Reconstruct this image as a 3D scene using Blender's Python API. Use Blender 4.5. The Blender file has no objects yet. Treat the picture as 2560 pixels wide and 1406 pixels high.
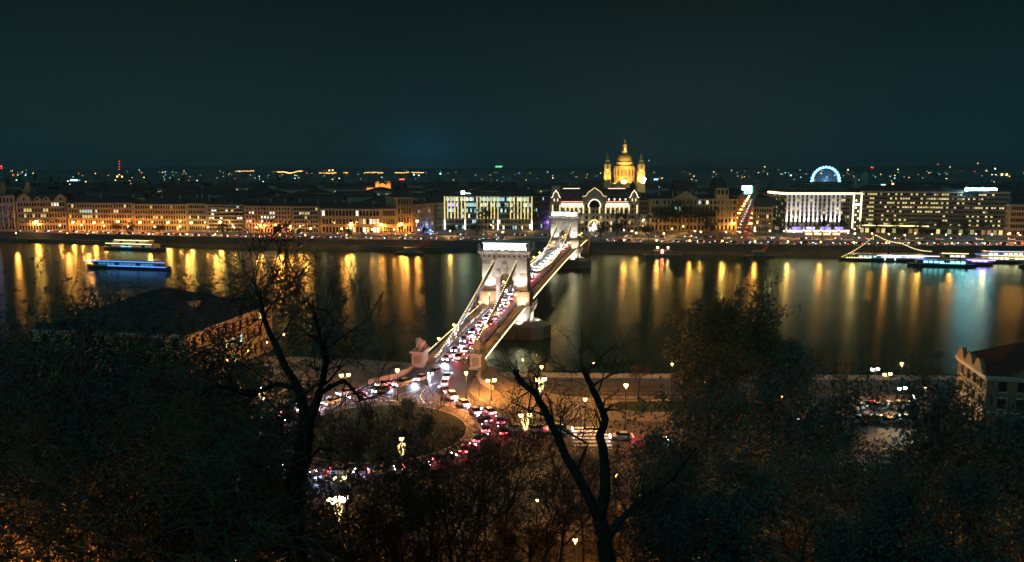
import bpy, bmesh, math, random
from mathutils import Vector, Matrix, noise
R = math.radians
random.seed(7)
scene = bpy.context.scene
COL = scene.collection

# ------------------------------------------------------------------ camera, world, exposure
CAM_H, FPX, HOR = 60.0, 1991.0, 420.0
PITCH = math.atan((703 - HOR) / FPX)
cam = bpy.data.cameras.new('camera')
cam.sensor_width = 36; cam.lens = 36 * FPX / 2560
cam.clip_start = .5; cam.clip_end = 30000
camo = bpy.data.objects.new('camera', cam); COL.objects.link(camo)
camo.location = (0, 0, CAM_H); camo.rotation_euler = (math.pi / 2 - PITCH, 0, 0)
scene.camera = camo
_c, _s = math.cos(PITCH), math.sin(PITCH)
def ray(u, v):
    a = (u - 1280) / FPX; b = (703 - v) / FPX
    return a, _c + b * _s, -_s + b * _c
def P(u, v, z=0.0):            # pixel -> point on the level z
    a, y, w = ray(u, v); t = (z - CAM_H) / w
    return Vector((a * t, y * t, z))
def A(u, v, Y):                # pixel -> point at the distance Y
    a, y, w = ray(u, v); t = Y / y
    return Vector((a * t, Y, CAM_H + w * t))

world = bpy.data.worlds.new('World'); scene.world = world; world.use_nodes = True
wn = world.node_tree.nodes; wl = world.node_tree.links; wn.clear()
SUN_EL, SUN_ROT = R(-9), R(200)
sky = wn.new('ShaderNodeTexSky'); sky.sky_type = 'NISHITA'; sky.sun_disc = False
sky.sun_elevation = SUN_EL; sky.sun_rotation = SUN_ROT
tc = wn.new('ShaderNodeTexCoord'); sep = wn.new('ShaderNodeSeparateXYZ')
wl.new(tc.outputs['Generated'], sep.inputs[0])
ramp = wn.new('ShaderNodeValToRGB'); wl.new(sep.outputs['Z'], ramp.inputs[0])
cr = ramp.color_ramp
cr.elements[0].position = 0.0; cr.elements[0].color = (.0020, .0112, .0140, 1)
cr.elements[1].position = .5; cr.elements[1].color = (.0008, .0024, .0022, 1)
e = cr.elements.new(.09); e.color = (.0017, .0084, .0102, 1)
e = cr.elements.new(.2); e.color = (.0010, .0043, .0047, 1)
# city glow: soft blue towards the stadium lights far behind the left bank, brownish towards the south
def glow(direction, power, col):
    d = Vector(direction).normalized()
    dp = wn.new('ShaderNodeVectorMath'); dp.operation = 'DOT_PRODUCT'
    nv = wn.new('ShaderNodeVectorMath'); nv.operation = 'NORMALIZE'
    wl.new(tc.outputs['Generated'], nv.inputs[0]); wl.new(nv.outputs[0], dp.inputs[0]); dp.inputs[1].default_value = d
    pw = wn.new('ShaderNodeMath'); pw.operation = 'POWER'; wl.new(dp.outputs['Value'], pw.inputs[0]); pw.inputs[1].default_value = power
    pw.use_clamp = True
    mx = wn.new('ShaderNodeVectorMath'); mx.operation = 'SCALE'; mx.inputs[0].default_value = col; wl.new(pw.outputs[0], mx.inputs['Scale'])
    return mx.outputs[0]
def vadd(a, b):
    n = wn.new('ShaderNodeVectorMath'); n.operation = 'ADD'; wl.new(a, n.inputs[0]); wl.new(b, n.inputs[1]); return n.outputs[0]
tot = vadd(ramp.outputs[0], glow(ray(1060, 446), 900, (.000, .017, .042)))
tot = vadd(tot, glow(ray(1690, 380), 60, (.0020, .0012, .0004)))
tot = vadd(tot, glow(ray(330, 400), 50, (.0014, .0012, .0)))
bg1 = wn.new('ShaderNodeBackground'); wl.new(tot, bg1.inputs[0]); bg1.inputs[1].default_value = 1.0
bg2 = wn.new('ShaderNodeBackground'); wl.new(sky.outputs[0], bg2.inputs[0]); bg2.inputs[1].default_value = .03
ad = wn.new('ShaderNodeAddShader'); wl.new(bg1.outputs[0], ad.inputs[0]); wl.new(bg2.outputs[0], ad.inputs[1])
wo = wn.new('ShaderNodeOutputWorld'); wl.new(ad.outputs[0], wo.inputs[0])

sun = bpy.data.lights.new('shadow_fill', 'SUN'); sun.energy = .2; sun.angle = R(10); sun.color = (.16, .82, 1)  # no moon seen; teal sun added to lift the dark trees and haze
suno = bpy.data.objects.new('shadow_fill', sun); COL.objects.link(suno); suno.rotation_euler = (R(50), 0, R(-25))

scene.view_settings.view_transform = 'Standard'; scene.view_settings.look = 'None'
scene.view_settings.exposure = 1.0; scene.view_settings.gamma = 1.0
cy = scene.cycles
cy.use_denoising = True; cy.use_light_tree = True
cy.max_bounces = 3; cy.diffuse_bounces = 1; cy.glossy_bounces = 2; cy.transmission_bounces = 2; cy.transparent_max_bounces = 4
cy.sample_clamp_direct = 0; cy.sample_clamp_indirect = 4; cy.caustics_reflective = False; cy.caustics_refractive = False
cy.filter_width = 1.5; cy.adaptive_threshold = .03

# ------------------------------------------------------------------ materials
MATS = {}
def mat(name, col, rough=.8, var=.25, scale=.5, bump=0., metal=0., coord='Object', spec=.3, bscale=None):
    if name in MATS: return MATS[name]
    m = bpy.data.materials.new(name); m.use_nodes = True
    n, l = m.node_tree.nodes, m.node_tree.links
    b = n['Principled BSDF']
    b.inputs['Roughness'].default_value = rough; b.inputs['Metallic'].default_value = metal
    b.inputs['Specular IOR Level'].default_value = spec
    t = n.new('ShaderNodeTexCoord'); nz = n.new('ShaderNodeTexNoise')
    nz.inputs['Scale'].default_value = scale; nz.inputs['Detail'].default_value = 5
    l.new(t.outputs[coord], nz.inputs['Vector'])
    mx = n.new('ShaderNodeMix'); mx.data_type = 'RGBA'
    l.new(nz.outputs['Fac'], mx.inputs['Factor'])
    mx.inputs['A'].default_value = tuple(c * (1 - var) for c in col) + (1,)
    mx.inputs['B'].default_value = tuple(min(1, c * (1 + var)) for c in col) + (1,)
    l.new(mx.outputs['Result'], b.inputs['Base Color'])
    if bump:
        n2 = n.new('ShaderNodeTexNoise'); n2.inputs['Scale'].default_value = bscale or scale * 6; n2.inputs['Detail'].default_value = 4
        l.new(t.outputs[coord], n2.inputs['Vector'])
        bp = n.new('ShaderNodeBump'); bp.inputs['Strength'].default_value = bump; bp.inputs['Distance'].default_value = .1
        l.new(n2.outputs['Fac'], bp.inputs['Height']); l.new(bp.outputs[0], b.inputs['Normal'])
    MATS[name] = m; return m
def emis(name, col, k, sample='NONE', base=(.4, .4, .4)):
    if name in MATS: return MATS[name]
    m = bpy.data.materials.new(name); m.use_nodes = True
    b = m.node_tree.nodes['Principled BSDF']
    b.inputs['Base Color'].default_value = base + (1,)
    b.inputs['Emission Color'].default_value = tuple(col) + (1,); b.inputs['Emission Strength'].default_value = k
    m.cycles.emission_sampling = sample
    MATS[name] = m; return m
ORANGE = (1, .37, .07); AMBER = (1, .52, .12); WARM = (1, .72, .36); COOL = (.72, .9, 1)
STONE = mat('stone', (.44, .40, .35), .85, .28, .35, .4, bscale=3)
DARKST = mat('darkened_quay_stone', (.06, .065, .05), .8, .4, .2, .3, bscale=1.5)  # first of these: darkened so the quay slope looks unlit under the lamps
STONE_D = mat('river_stone', (.27, .25, .21), .8, .4, .3, .5, bscale=2)
SETTS = mat('stone_setts', (.17, .145, .11), .75, .3, .5, .4, bscale=8)
STONE_A = mat('pale_ashlar', (.52, .47, .41), .85, .22, .6, .4, bscale=4); STONE_B = mat('dark_ashlar', (.27, .245, .21), .9, .35, .6, .5, bscale=4)  # paler and darker blocks so single stones can be told apart
ASPHALT = mat('asphalt', (.07, .072, .078), .62, .3, .3, .2, bscale=20)
PAVE = mat('paving', (.22, .19, .16), .75, .25, .4, .3, bscale=6)
PAINT = mat('road_paint', (.75, .75, .72), .6, .15, 2)
IRON = mat('dark_iron', (.035, .04, .042), .5, .2, 1, metal=.3)
STEELG = mat('painted_steel', (.16, .165, .15), .5, .2, 1)
GLASS = mat('dark_glass', (.012, .014, .016), .08, .2, 1, spec=.6)
GRASS = mat('grass', (.006, .028, .006), .95, .6, .25, .6, bscale=8)
SLATE = mat('slate_roof', (.04, .042, .045), .7, .3, .4, .3, bscale=4)
TILE = mat('red_tile_roof', (.13, .045, .03), .8, .3, .6, .4, bscale=5)
BARK = mat('bark', (.034, .025, .018), .95, .35, 1.5, .5, bscale=8)
BARK_LIT = mat('lamplit_bark', (.12, .095, .06), .95, .35, 1.5, .4, bscale=8)  # lighter, warmer bark stands in for lamplight on the twigs
W_CREAM = mat('cream_wall', (.48, .34, .16), .9, .2, .12)
W_OCHRE = mat('ochre_wall', (.48, .33, .15), .9, .2, .12)
W_PINK = mat('rose_wall', (.46, .31, .21), .9, .2, .12)
W_GREY = mat('grey_wall', (.30, .28, .24), .9, .25, .12)
W_DARK = mat('dark_wall', (.15, .145, .13), .9, .25, .12)
W_TEAL = mat('green_wall', (.16, .22, .21), .8, .2, .12)
W_PURP = mat('mauve_wall', (.24, .20, .25), .9, .2, .12)
TRIM = mat('plaster_trim', (.42, .37, .29), .85, .15, .5)
WHITEP = mat('white_paint', (.72, .72, .70), .4, .08, 1)

# ------------------------------------------------------------------ mesh helpers
class MB:
    def __init__(s): s.v = []; s.f = []
    def quad(s, a, b, c, d):
        i = len(s.v); s.v += [a, b, c, d]; s.f.append((i, i + 1, i + 2, i + 3))
    def poly(s, pts):
        i = len(s.v); s.v += list(pts); s.f.append(tuple(range(i, i + len(pts))))
    def box(s, x0, x1, y0, y1, z0, z1):
        i = len(s.v)
        s.v += [(x0, y0, z0), (x1, y0, z0), (x1, y1, z0), (x0, y1, z0), (x0, y0, z1), (x1, y0, z1), (x1, y1, z1), (x0, y1, z1)]
        for q in ((0, 3, 2, 1), (4, 5, 6, 7), (0, 1, 5, 4), (1, 2, 6, 5), (2, 3, 7, 6), (3, 0, 4, 7)): s.f.append(tuple(i + k for k in q))
        return s
    def bevbox(s, x0, x1, y0, y1, z0, z1, b):
        p = [(x0 + b, y0), (x1 - b, y0), (x1, y0 + b), (x1, y1 - b), (x1 - b, y1), (x0 + b, y1), (x0, y1 - b), (x0, y0 + b)]
        q = [(x0 + 2 * b, y0 + b), (x1 - 2 * b, y0 + b), (x1 - b, y0 + 2 * b), (x1 - b, y1 - 2 * b), (x1 - 2 * b, y1 - b), (x0 + 2 * b, y1 - b), (x0 + b, y1 - 2 * b), (x0 + b, y0 + 2 * b)]
        s.loft([[(a, c, z0) for a, c in p], [(a, c, z1 - b) for a, c in p], [(a, c, z1) for a, c in q]]); return s
    def prism(s, pts, z0, z1):
        s.loft([[(p[0], p[1], z0) for p in pts], [(p[0], p[1], z1) for p in pts]]); return s
    def loft(s, rings, cap=True, close=True):
        i = len(s.v); n = len(rings[0])
        for r in rings: s.v += [tuple(p) for p in r]
        for k in range(len(rings) - 1):
            for j in range(n if close else n - 1):
                a = i + k * n + j; b = i + k * n + (j + 1) % n
                s.f.append((a, b, b + n, a + n))
        if cap:
            s.f.append(tuple(i + j for j in reversed(range(n)))); e = i + (len(rings) - 1) * n
            s.f.append(tuple(e + j for j in range(n)))
        return s
    def lathe(s, prof, n=12, c=(0, 0), a0=0.):
        s.loft([[(c[0] + r * math.cos(a0 + 2 * math.pi * j / n), c[1] + r * math.sin(a0 + 2 * math.pi * j / n), z) for j in range(n)] for r, z in prof]); return s
    def tube(s, pts, rad, n=5, cap=True):
        pts = [Vector(p) for p in pts]; rings = []
        for k, p in enumerate(pts):
            d = (pts[min(k + 1, len(pts) - 1)] - pts[max(k - 1, 0)])
            if d.length < 1e-6: d = Vector((0, 0, 1))
            d.normalize(); up = Vector((0, 0, 1)) if abs(d.z) < .9 else Vector((1, 0, 0))
            x = d.cross(up).normalized(); y = x.cross(d)
            r = rad[k] if isinstance(rad, (list, tuple)) else rad
            rings.append([tuple(p + (x * math.cos(2 * math.pi * j / n) + y * math.sin(2 * math.pi * j / n)) * r) for j in range(n)])
        s.loft(rings, cap); return s
    def ball(s, c, r, n=8, sz=1.):
        m = max(4, n // 2)
        s.lathe([(max(.001, r * math.sin(math.pi * k / m)), c[2] - sz * r * math.cos(math.pi * k / m)) for k in range(m + 1)], n, c); return s
    def xf(s, M, start=0):
        for i in range(start, len(s.v)): s.v[i] = tuple(M @ Vector(s.v[i]))
    def mesh(s, name, m, smooth=False):
        me = bpy.data.meshes.new(name); me.from_pydata([tuple(p) for p in s.v], [], s.f); me.update()
        if m: me.materials.append(m)
        if smooth: me.polygons.foreach_set('use_smooth', [True] * len(me.polygons))
        return me
    def build(s, name, m, parent=None, smooth=False, kind=None):
        return put(name, s.mesh(name, m, smooth), parent, kind=kind)
def put(name, me, parent=None, loc=None, rz=0., scale=None, kind=None):
    o = bpy.data.objects.new(name, me); COL.objects.link(o)
    if parent is not None: o.parent = parent
    if loc is not None: o.location = loc
    if rz: o.rotation_euler = (0, 0, rz)
    if scale is not None: o.scale = scale
    if kind: o['kind'] = kind
    return o
def tag(o, label, cat, group=None):
    o['label'] = label; o['category'] = cat
    if group: o['group'] = group
    return o
def thing(name, label, cat, loc=(0, 0, 0), rz=0., group=None):
    o = bpy.data.objects.new(name, None); COL.objects.link(o); o.empty_display_size = .1
    o.location = loc; o.rotation_euler = (0, 0, rz)
    return tag(o, label, cat, group)
def struct(name, mb, m, smooth=False):
    return mb.build(name, m, None, smooth, 'structure')
def point(parent, loc, w, col, rad=.15):
    l = bpy.data.lights.new('lamp_light', 'POINT'); l.energy = w; l.color = col; l.shadow_soft_size = rad
    return put('lamp_light', l, parent, loc)
def spot(parent, loc, to, w, col, ang=80, blend=.6, rad=.2):
    l = bpy.data.lights.new('flood_light', 'SPOT'); l.energy = w; l.color = col; l.spot_size = R(ang); l.spot_blend = blend; l.shadow_soft_size = rad
    o = put('flood_light', l, parent, loc)
    o.rotation_euler = (Vector(to) - Vector(loc)).to_track_quat('-Z', 'Y').to_euler(); return o
ORD = ['first', 'second', 'third', 'fourth', 'fifth', 'sixth', 'seventh', 'eighth', 'ninth', 'tenth', 'eleventh', 'twelfth', 'thirteenth', 'fourteenth', 'fifteenth', 'sixteenth', 'seventeenth', 'eighteenth', 'nineteenth', 'twentieth', 'twenty-first', 'twenty-second', 'twenty-third', 'twenty-fourth', 'twenty-fifth', 'twenty-sixth', 'twenty-seventh', 'twenty-eighth', 'twenty-ninth', 'thirtieth', 'thirty-first', 'thirty-second', 'thirty-third', 'thirty-fourth', 'thirty-fifth', 'thirty-sixth', 'thirty-seventh', 'thirty-eighth', 'thirty-ninth', 'fortieth']

# ------------------------------------------------------------------ setting: water, banks, ground
ZF, ZN, ZQ = 6.5, 9.0, 6.5         # far embankment, near square, near quay road
FAR = [(-3000, 1500), (-1100, 930), (-424, 657), (-189, 592), (46, 564), (215, 536), (420, 532), (900, 505), (3000, 300)]
NEAR = [(-3000, 700), (-700, 330), (-250, 240), (-60, 213), (-26, 204.5), (-6, 201.5), (60, 199), (140, 197), (500, 180), (3000, 0)]
m = bpy.data.materials.new('river_water'); m.use_nodes = True
n, l = m.node_tree.nodes, m.node_tree.links; b = n['Principled BSDF']
b.inputs['Base Color'].default_value = (.010, .036, .013, 1); b.inputs['Specular Tint'].default_value = (.78, 1, .55, 1); b.inputs['Roughness'].default_value = .2; b.inputs['IOR'].default_value = 1.33
t = n.new('ShaderNodeTexCoord'); mp = n.new('ShaderNodeMapping'); mp.inputs['Scale'].default_value = (.025, .16, 1); mp.inputs['Rotation'].default_value = (0, 0, R(10))
l.new(t.outputs['Object'], mp.inputs[0])
nz = n.new('ShaderNodeTexNoise'); nz.inputs['Scale'].default_value = 1.; nz.inputs['Detail'].default_value = 6; nz.inputs['Roughness'].default_value = .62; l.new(mp.outputs[0], nz.inputs['Vector'])
bp = n.new('ShaderNodeBump'); bp.inputs['Strength'].default_value = .55; bp.inputs['Distance'].default_value = .045
l.new(nz.outputs['Fac'], bp.inputs['Height']); l.new(bp.outputs[0], b.inputs['Normal'])
rr = n.new('ShaderNodeMapRange'); rr.inputs['To Min'].default_value = .21; rr.inputs['To Max'].default_value = .29
n3 = n.new('ShaderNodeTexNoise'); n3.inputs['Scale'].default_value = .35; n3.inputs['Detail'].default_value = 3; l.new(mp.outputs[0], n3.inputs['Vector'])
l.new(n3.outputs['Fac'], rr.inputs['Value']); l.new(rr.outputs[0], b.inputs['Roughness'])
gl = n.new('ShaderNodeBsdfGlossy'); gl.distribution = 'BECKMANN'; gl.inputs['Color'].default_value = (.9, 1, .73, 1)
l.new(rr.outputs[0], gl.inputs['Roughness']); l.new(bp.outputs[0], gl.inputs['Normal'])
df = n.new('ShaderNodeBsdfDiffuse'); df.inputs['Color'].default_value = (.014, .040, .016, 1)
fr = n.new('ShaderNodeFresnel'); fr.inputs['IOR'].default_value = 1.33; l.new(bp.outputs[0], fr.inputs['Normal'])
ms = n.new('ShaderNodeMixShader'); l.new(fr.outputs[0], ms.inputs[0]); l.new(df.outputs[0], ms.inputs[1]); l.new(gl.outputs[0], ms.inputs[2])
l.new(ms.outputs[0], n['Material Output'].inputs['Surface'])
WATER = m
mb = MB(); mb.poly([(-3200, -50, 0), (3200, -50, 0), (3200, 1700, 0), (-3200, 1700, 0)]); struct('river_water', mb, WATER)

mb = MB()       # far bank: quay wall, sloping revetment, embankment to the horizon
for (x0, y0), (x1, y1) in zip(FAR, FAR[1:]):
    mb.quad((x0, y0, -1), (x1, y1, -1), (x1, y1, 2.6), (x0, y0, 2.6))
    mb.quad((x0, y0, 2.6), (x1, y1, 2.6), (x1, y1 + 6, 2.6), (x0, y0 + 6, 2.6))
    mb.quad((x0, y0 + 6, 2.6), (x1, y1 + 6, 2.6), (x1, y1 + 15, ZF - .35), (x0, y0 + 15, ZF - .35))
    mb.quad((x0, y0 + 15, ZF - .35), (x1, y1 + 15, ZF - .35), (x1, y1 + 15, ZF), (x0, y0 + 15, ZF))
struct('far_quay_revetment', mb, DARKST)
mb = MB(); mb.poly([(x, y + 15, ZF) for x, y in FAR] + [(9000, 12500, ZF), (-9000, 12500, ZF)]); struct('far_ground', mb, PAVE)
def strip(pts, off0, off1, z):
    q = MB()
    for (x0, y0), (x1, y1) in zip(pts, pts[1:]): q.quad((x0, y0 + off0, z), (x1, y1 + off0, z), (x1, y1 + off1, z), (x0, y0 + off1, z))
    return q
struct('far_quay_road', strip(FAR[1:-1], 18, 34, ZF + .006), ASPHALT)
struct('far_upper_road', strip(FAR[1:-1], 58, 74, ZF + .006), ASPHALT)
mb = MB()
for k in range(150):
    u = -40 + k * 18; 
    x = -560 + k * 8.0
    for (x0, y0), (x1, y1) in zip(FAR, FAR[1:]):
        if x0 <= x < x1:
            y = y0 + (y1 - y0) * (x - x0) / (x1 - x0); mb.box(x, x + 3, y + 25.9, y + 26.1, ZF + .007, ZF + .012)
struct('far_lane_markings', mb, PAINT)
mb = MB()       # low wall between the two far roads
for (x0, y0), (x1, y1) in zip(FAR[1:-1], FAR[2:-1]):
    mb.loft([[(x0, y0 + 44, ZF), (x0, y0 + 44.6, ZF), (x0, y0 + 44.6, ZF + 1.3), (x0, y0 + 44, ZF + 1.3)], [(x1, y1 + 44, ZF), (x1, y1 + 44.6, ZF), (x1, y1 + 44.6, ZF + 1.3), (x1, y1 + 44, ZF + 1.3)]])
tag(mb.build('embankment_wall', STONE), 'low stone wall between quay road and upper road on far bank', 'wall')

# near side
mb = MB()
for (x0, y0), (x1, y1) in zip(NEAR, NEAR[1:]):
    mb.quad((x0, y0, -1), (x1, y1, -1), (x1, y1, ZQ), (x0, y0, ZQ))
    mb.quad((x0, y0, ZQ), (x1, y1, ZQ), (x1, y1 - 60, ZQ), (x0, y0 - 60, ZQ))
struct('near_quay', mb, PAVE)
mb = MB(); mb.poly([(-600, 90, ZN), (600, 90, ZN), (600, 172, ZN), (62, 176, ZN), (40, 172.5, ZN), (24, 171.5, ZN), (12, 175, ZN), (3, 182, ZN), (-2, 192, ZN), (-5, 201, ZN), (-26, 204, ZN), (-62, 212.5, ZN), (-250, 239, ZN), (-600, 300, ZN)])
struct('square_asphalt', mb, ASPHALT)
edge = [(600, 172), (62, 176), (40, 172.5), (24, 171.5), (12, 175), (3, 182), (-2, 192), (-5, 201)]
mb = MB()
for (x0, y0), (x1, y1) in zip(edge, edge[1:]): mb.quad((x1, y1, 0), (x0, y0, 0), (x0, y0, ZN), (x1, y1, ZN))
struct('square_retaining_wall', mb, STONE)
mb = strip([(-4, 201), (60, 198.6), (140, 196.6), (300, 190)], -17, -7, ZQ + .005); struct('near_quay_road', mb, SETTS)
mb = MB()       # white parapet along the river
qp = [(-4, 200.8), (60, 198.6), (140, 196.6), (300, 190)]
for (x0, y0), (x1, y1) in zip(qp, qp[1:]):
    mb.loft([[(x0, y0, ZQ), (x0, y0 - .5, ZQ), (x0, y0 - .5, ZQ + 1), (x0, y0, ZQ + 1)], [(x1, y1, ZQ), (x1, y1 - .5, ZQ), (x1, y1 - .5, ZQ + 1), (x1, y1, ZQ + 1)]])
    mb.loft([[(x0, y0 + .1, ZQ + 1), (x0, y0 - .6, ZQ + 1), (x0, y0 - .6, ZQ + 1.15), (x0, y0 + .1, ZQ + 1.15)], [(x1, y1 + .1, ZQ + 1), (x1, y1 - .6, ZQ + 1), (x1, y1 - .6, ZQ + 1.15), (x1, y1 + .1, ZQ + 1.15)]])
tag(mb.build('river_parapet', STONE), 'long pale stone parapet along the near river edge right of bridge', 'parapet')
def railing(name, label, pts, z, h=1.05, step=1.6, m=IRON, pr=.035):
    r = thing(name, label, 'railing', (pts[0][0], pts[0][1], z)); ox, oy = pts[0]
    a = MB(); q = MB()
    for (x0, y0), (x1, y1) in zip(pts, pts[1:]):
        for zz in (h, h * .15): a.tube([(x0 - ox, y0 - oy, zz), (x1 - ox, y1 - oy, zz)], pr, 4)
        L = math.hypot(x1 - x0, y1 - y0); k = max(1, int(L / step))
        for j in range(k): q.tube([(x0 + (x1 - x0) * j / k - ox, y0 + (y1 - y0) * j / k - oy, 0), (x0 + (x1 - x0) * j / k - ox, y0 + (y1 - y0) * j / k - oy, h)], pr, 4)
    a.build('rail', m, r); q.build('balusters', m, r, kind='stuff'); return r
railing('railing', 'curved iron railing on top of the retaining wall above the quay', [(x, y - .25) for x, y in edge[1:]], ZN)
railing('railing', 'straight low railing along the tram track on the near quay', [(8, 184), (60, 182), (130, 180)], ZQ)

def slab(name, pts, h=.13, m=PAVE, z=ZN):
    q = MB(); q.prism(pts, z, z + h); return struct(name, q, m)
CX, CY = -26., 150.
def circ(r, n=48, c=(CX, CY)): return [(c[0] + r * math.cos(2 * math.pi * k / n), c[1] + r * math.sin(2 * math.pi * k / n)) for k in range(n)]
slab('roundabout_kerb', circ(17.3), .13, STONE)
slab('roundabout_lawn', circ(17.0), .17, GRASS)
slab('pavement', [(-25, 204.3), (-29.5, 188), (-37, 177), (-50, 165), (-56, 150), (-72, 150), (-72, 213), (-45, 209.5)])
slab('pavement', [(-6, 200.6), (-9.5, 188), (-10.2, 178), (-7, 170), (-1.5, 163), (3, 157.5), (40, 155), (70, 160), (62, 175), (40, 171.5), (24, 170.5), (11.5, 174), (2.5, 181), (-2.6, 191)])
slab('pavement', [(3, 141), (60, 137), (120, 128), (120, 100), (-110, 100), (-110, 128), (-72, 138), (-54, 131), (-42, 122), (-26, 119), (-12, 123)])
slab('quay_lawn', [(20, 167), (26, 162.5), (50, 161.5), (56, 168), (40, 170.3), (24, 169.5)], .17, GRASS)
mb = MB()
for k in range(11): mb.box(12.2, 18.2, 126.5 + k * 2.05, 127.5 + k * 2.05, ZN + .14 if k < 6 else ZN + .004, ZN + .146 if k < 6 else ZN + .01)
zeb = MB()
for k in range(7): zeb.box(11.5, 18.5, 139.6 + k * 2.0, 140.6 + k * 2.0, ZN + .004, ZN + .01)
struct('zebra_crossing', zeb, PAINT)
mk = MB()
def line(q, pts, w, z):
    for (x0, y0), (x1, y1) in zip(pts, pts[1:]):
        d = Vector((x1 - x0, y1 - y0)); d.normalize(); px, py = -d.y * w / 2, d.x * w / 2
        q.quad((x0 - px, y0 - py, z), (x1 - px, y1 - py, z), (x1 + px, y1 + py, z), (x0 + px, y0 + py, z))
line(mk, [(-18, 186), (-20.5, 179), (-20.8, 174), (-19, 168.6)], .3, ZN + .008)
line(mk, [(-18, 186), (-21.5, 180), (-25, 176), (-31, 171.5)], .22, ZN + .008)
line(mk, [(-19, 168.6), (-25, 170.4), (-31, 171.5)], .3, ZN + .009)
for k in range(60):
    a = 2 * math.pi * k / 60; line(mk, [(CX + 21 * math.cos(a), CY + 21 * math.sin(a)), (CX + 21 * math.cos(a + .05), CY + 21 * math.sin(a + .05))], .18, ZN + .008)
struct('square_lane_markings', mk, PAINT)

# hill under the camera
def hill(y):
    T = [(-60, 58), (2, 57.5), (12, 41), (40, 30), (70, 18), (95, 10.4), (106, 8.8), (125, 8.6)]
    for (a, za), (b_, zb) in zip(T, T[1:]):
        if y <= b_: return za + (zb - za) * max(0, (y - a)) / (b_ - a)
    return 8.6
mb = MB(); NXg, NYg = 46, 34
for j in range(NYg):
    for i in range(NXg):
        x = -160 + i * 320 / (NXg - 1); y = -20 + j * 128 / (NYg - 1)
        mb.v.append((x, y, hill(y) + (.9 * noise.noise((x * .08, y * .08, 0)) if 12 < y < 98 else 0)))
for j in range(NYg - 1):
    for i in range(NXg - 1): a = j * NXg + i; mb.f.append((a, a + 1, a + NXg + 1, a + NXg))
struct('hill_slope', mb, mat('leaf_litter', (.06, .045, .025), .95, .5, .8, .8, bscale=5), True)

# ------------------------------------------------------------------ the chain bridge (local: x across, y along, z up)
BO = Vector((-16, 200, 0)); BA = math.atan2(.1676, .9859)
bridge = thing('suspension_bridge', 'stone towered chain suspension bridge with lit chains crossing the river', 'bridge', BO, -BA)
S1, S2, SE = 84., 287., 371.
def dz(s): return 10.2 + 2.2 * (1 - ((s - 185.5) / 185.5) ** 2) if 0 <= s <= SE else 10.2
def BW(t, s, z):                 # bridge local -> world
    return Vector((BO.x + t * math.cos(BA) + s * math.sin(BA), BO.y - t * math.sin(BA) + s * math.cos(BA), z))
SS = [SE * k / 80 for k in range(81)]
def along(t0, t1, z0, z1, ss=SS):
    q = MB(); q.loft([[(t0, s, dz(s) + z0), (t1, s, dz(s) + z0), (t1, s, dz(s) + z1), (t0, s, dz(s) + z1)] for s in ss]); return q
along(-3.15, 3.15, -.5, 0).build('roadway', ASPHALT, bridge)
for sg in (-1, 1):
    a, b_ = sorted((sg * 4.9, sg * 7.4)); along(a, b_, -.35, .12).build('walkway', PAVE, bridge)
    a, b_ = sorted((sg * 3.7, sg * 4.5)); along(a, b_, -1.4, .35).build('girder', STEELG, bridge)
    a, b_ = sorted((sg * 7.2, sg * 7.5)); along(a, b_, -1.0, -.36).build('edge_beam', STEELG, bridge)
    # open parapets
    rl = along(sg * 4.55 - .06, sg * 4.55 + .06, 1.25, 1.4); 
    for s in SS[::1]:
        rl.box(sg * 4.55 - .08, sg * 4.55 + .08, s - .12, s + .12, dz(s) + .3, dz(s) + 1.25)
        rl.tube([(sg * 4.55, s, dz(s) + .35), (sg * 4.55, min(SE, s + 4.64), dz(s) + 1.25)], .05, 4); rl.tube([(sg * 4.55, s, dz(s) + 1.25), (sg * 4.55, min(SE, s + 4.64), dz(s) + .35)], .05, 4)
    rl.build('truss_parapet', STEELG, bridge)
    rl = along(sg * 7.4 - .05, sg * 7.4 + .05, 1.1, 1.2)
    for k in range(int(SE / 1.2)): s = k * 1.2; rl.tube([(sg * 7.4, s, dz(s) + .1), (sg * 7.4, s, dz(s) + 1.1)], .035, 4)
    rl.build('outer_railing', STEELG, bridge)
cb = MB()
for k in range(95):
    s = 2 + k * 3.9
    if s < SE: cb.box(-7.2, 7.2, s - .2, s + .2, dz(s) - 1.5, dz(s) - .51)
cb.build('cross_beams', STEELG, bridge, kind='stuff')
mk = MB()
for k in range(90): s = 2 + k * 4.1; mk.quad((-.08, s, dz(s) + .01), (.08, s, dz(s) + .01), (.08, s + 2, dz(s + 2) + .01), (-.08, s + 2, dz(s + 2) + .01))
mk.build('lane_marking', PAINT, bridge, kind='stuff')
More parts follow.
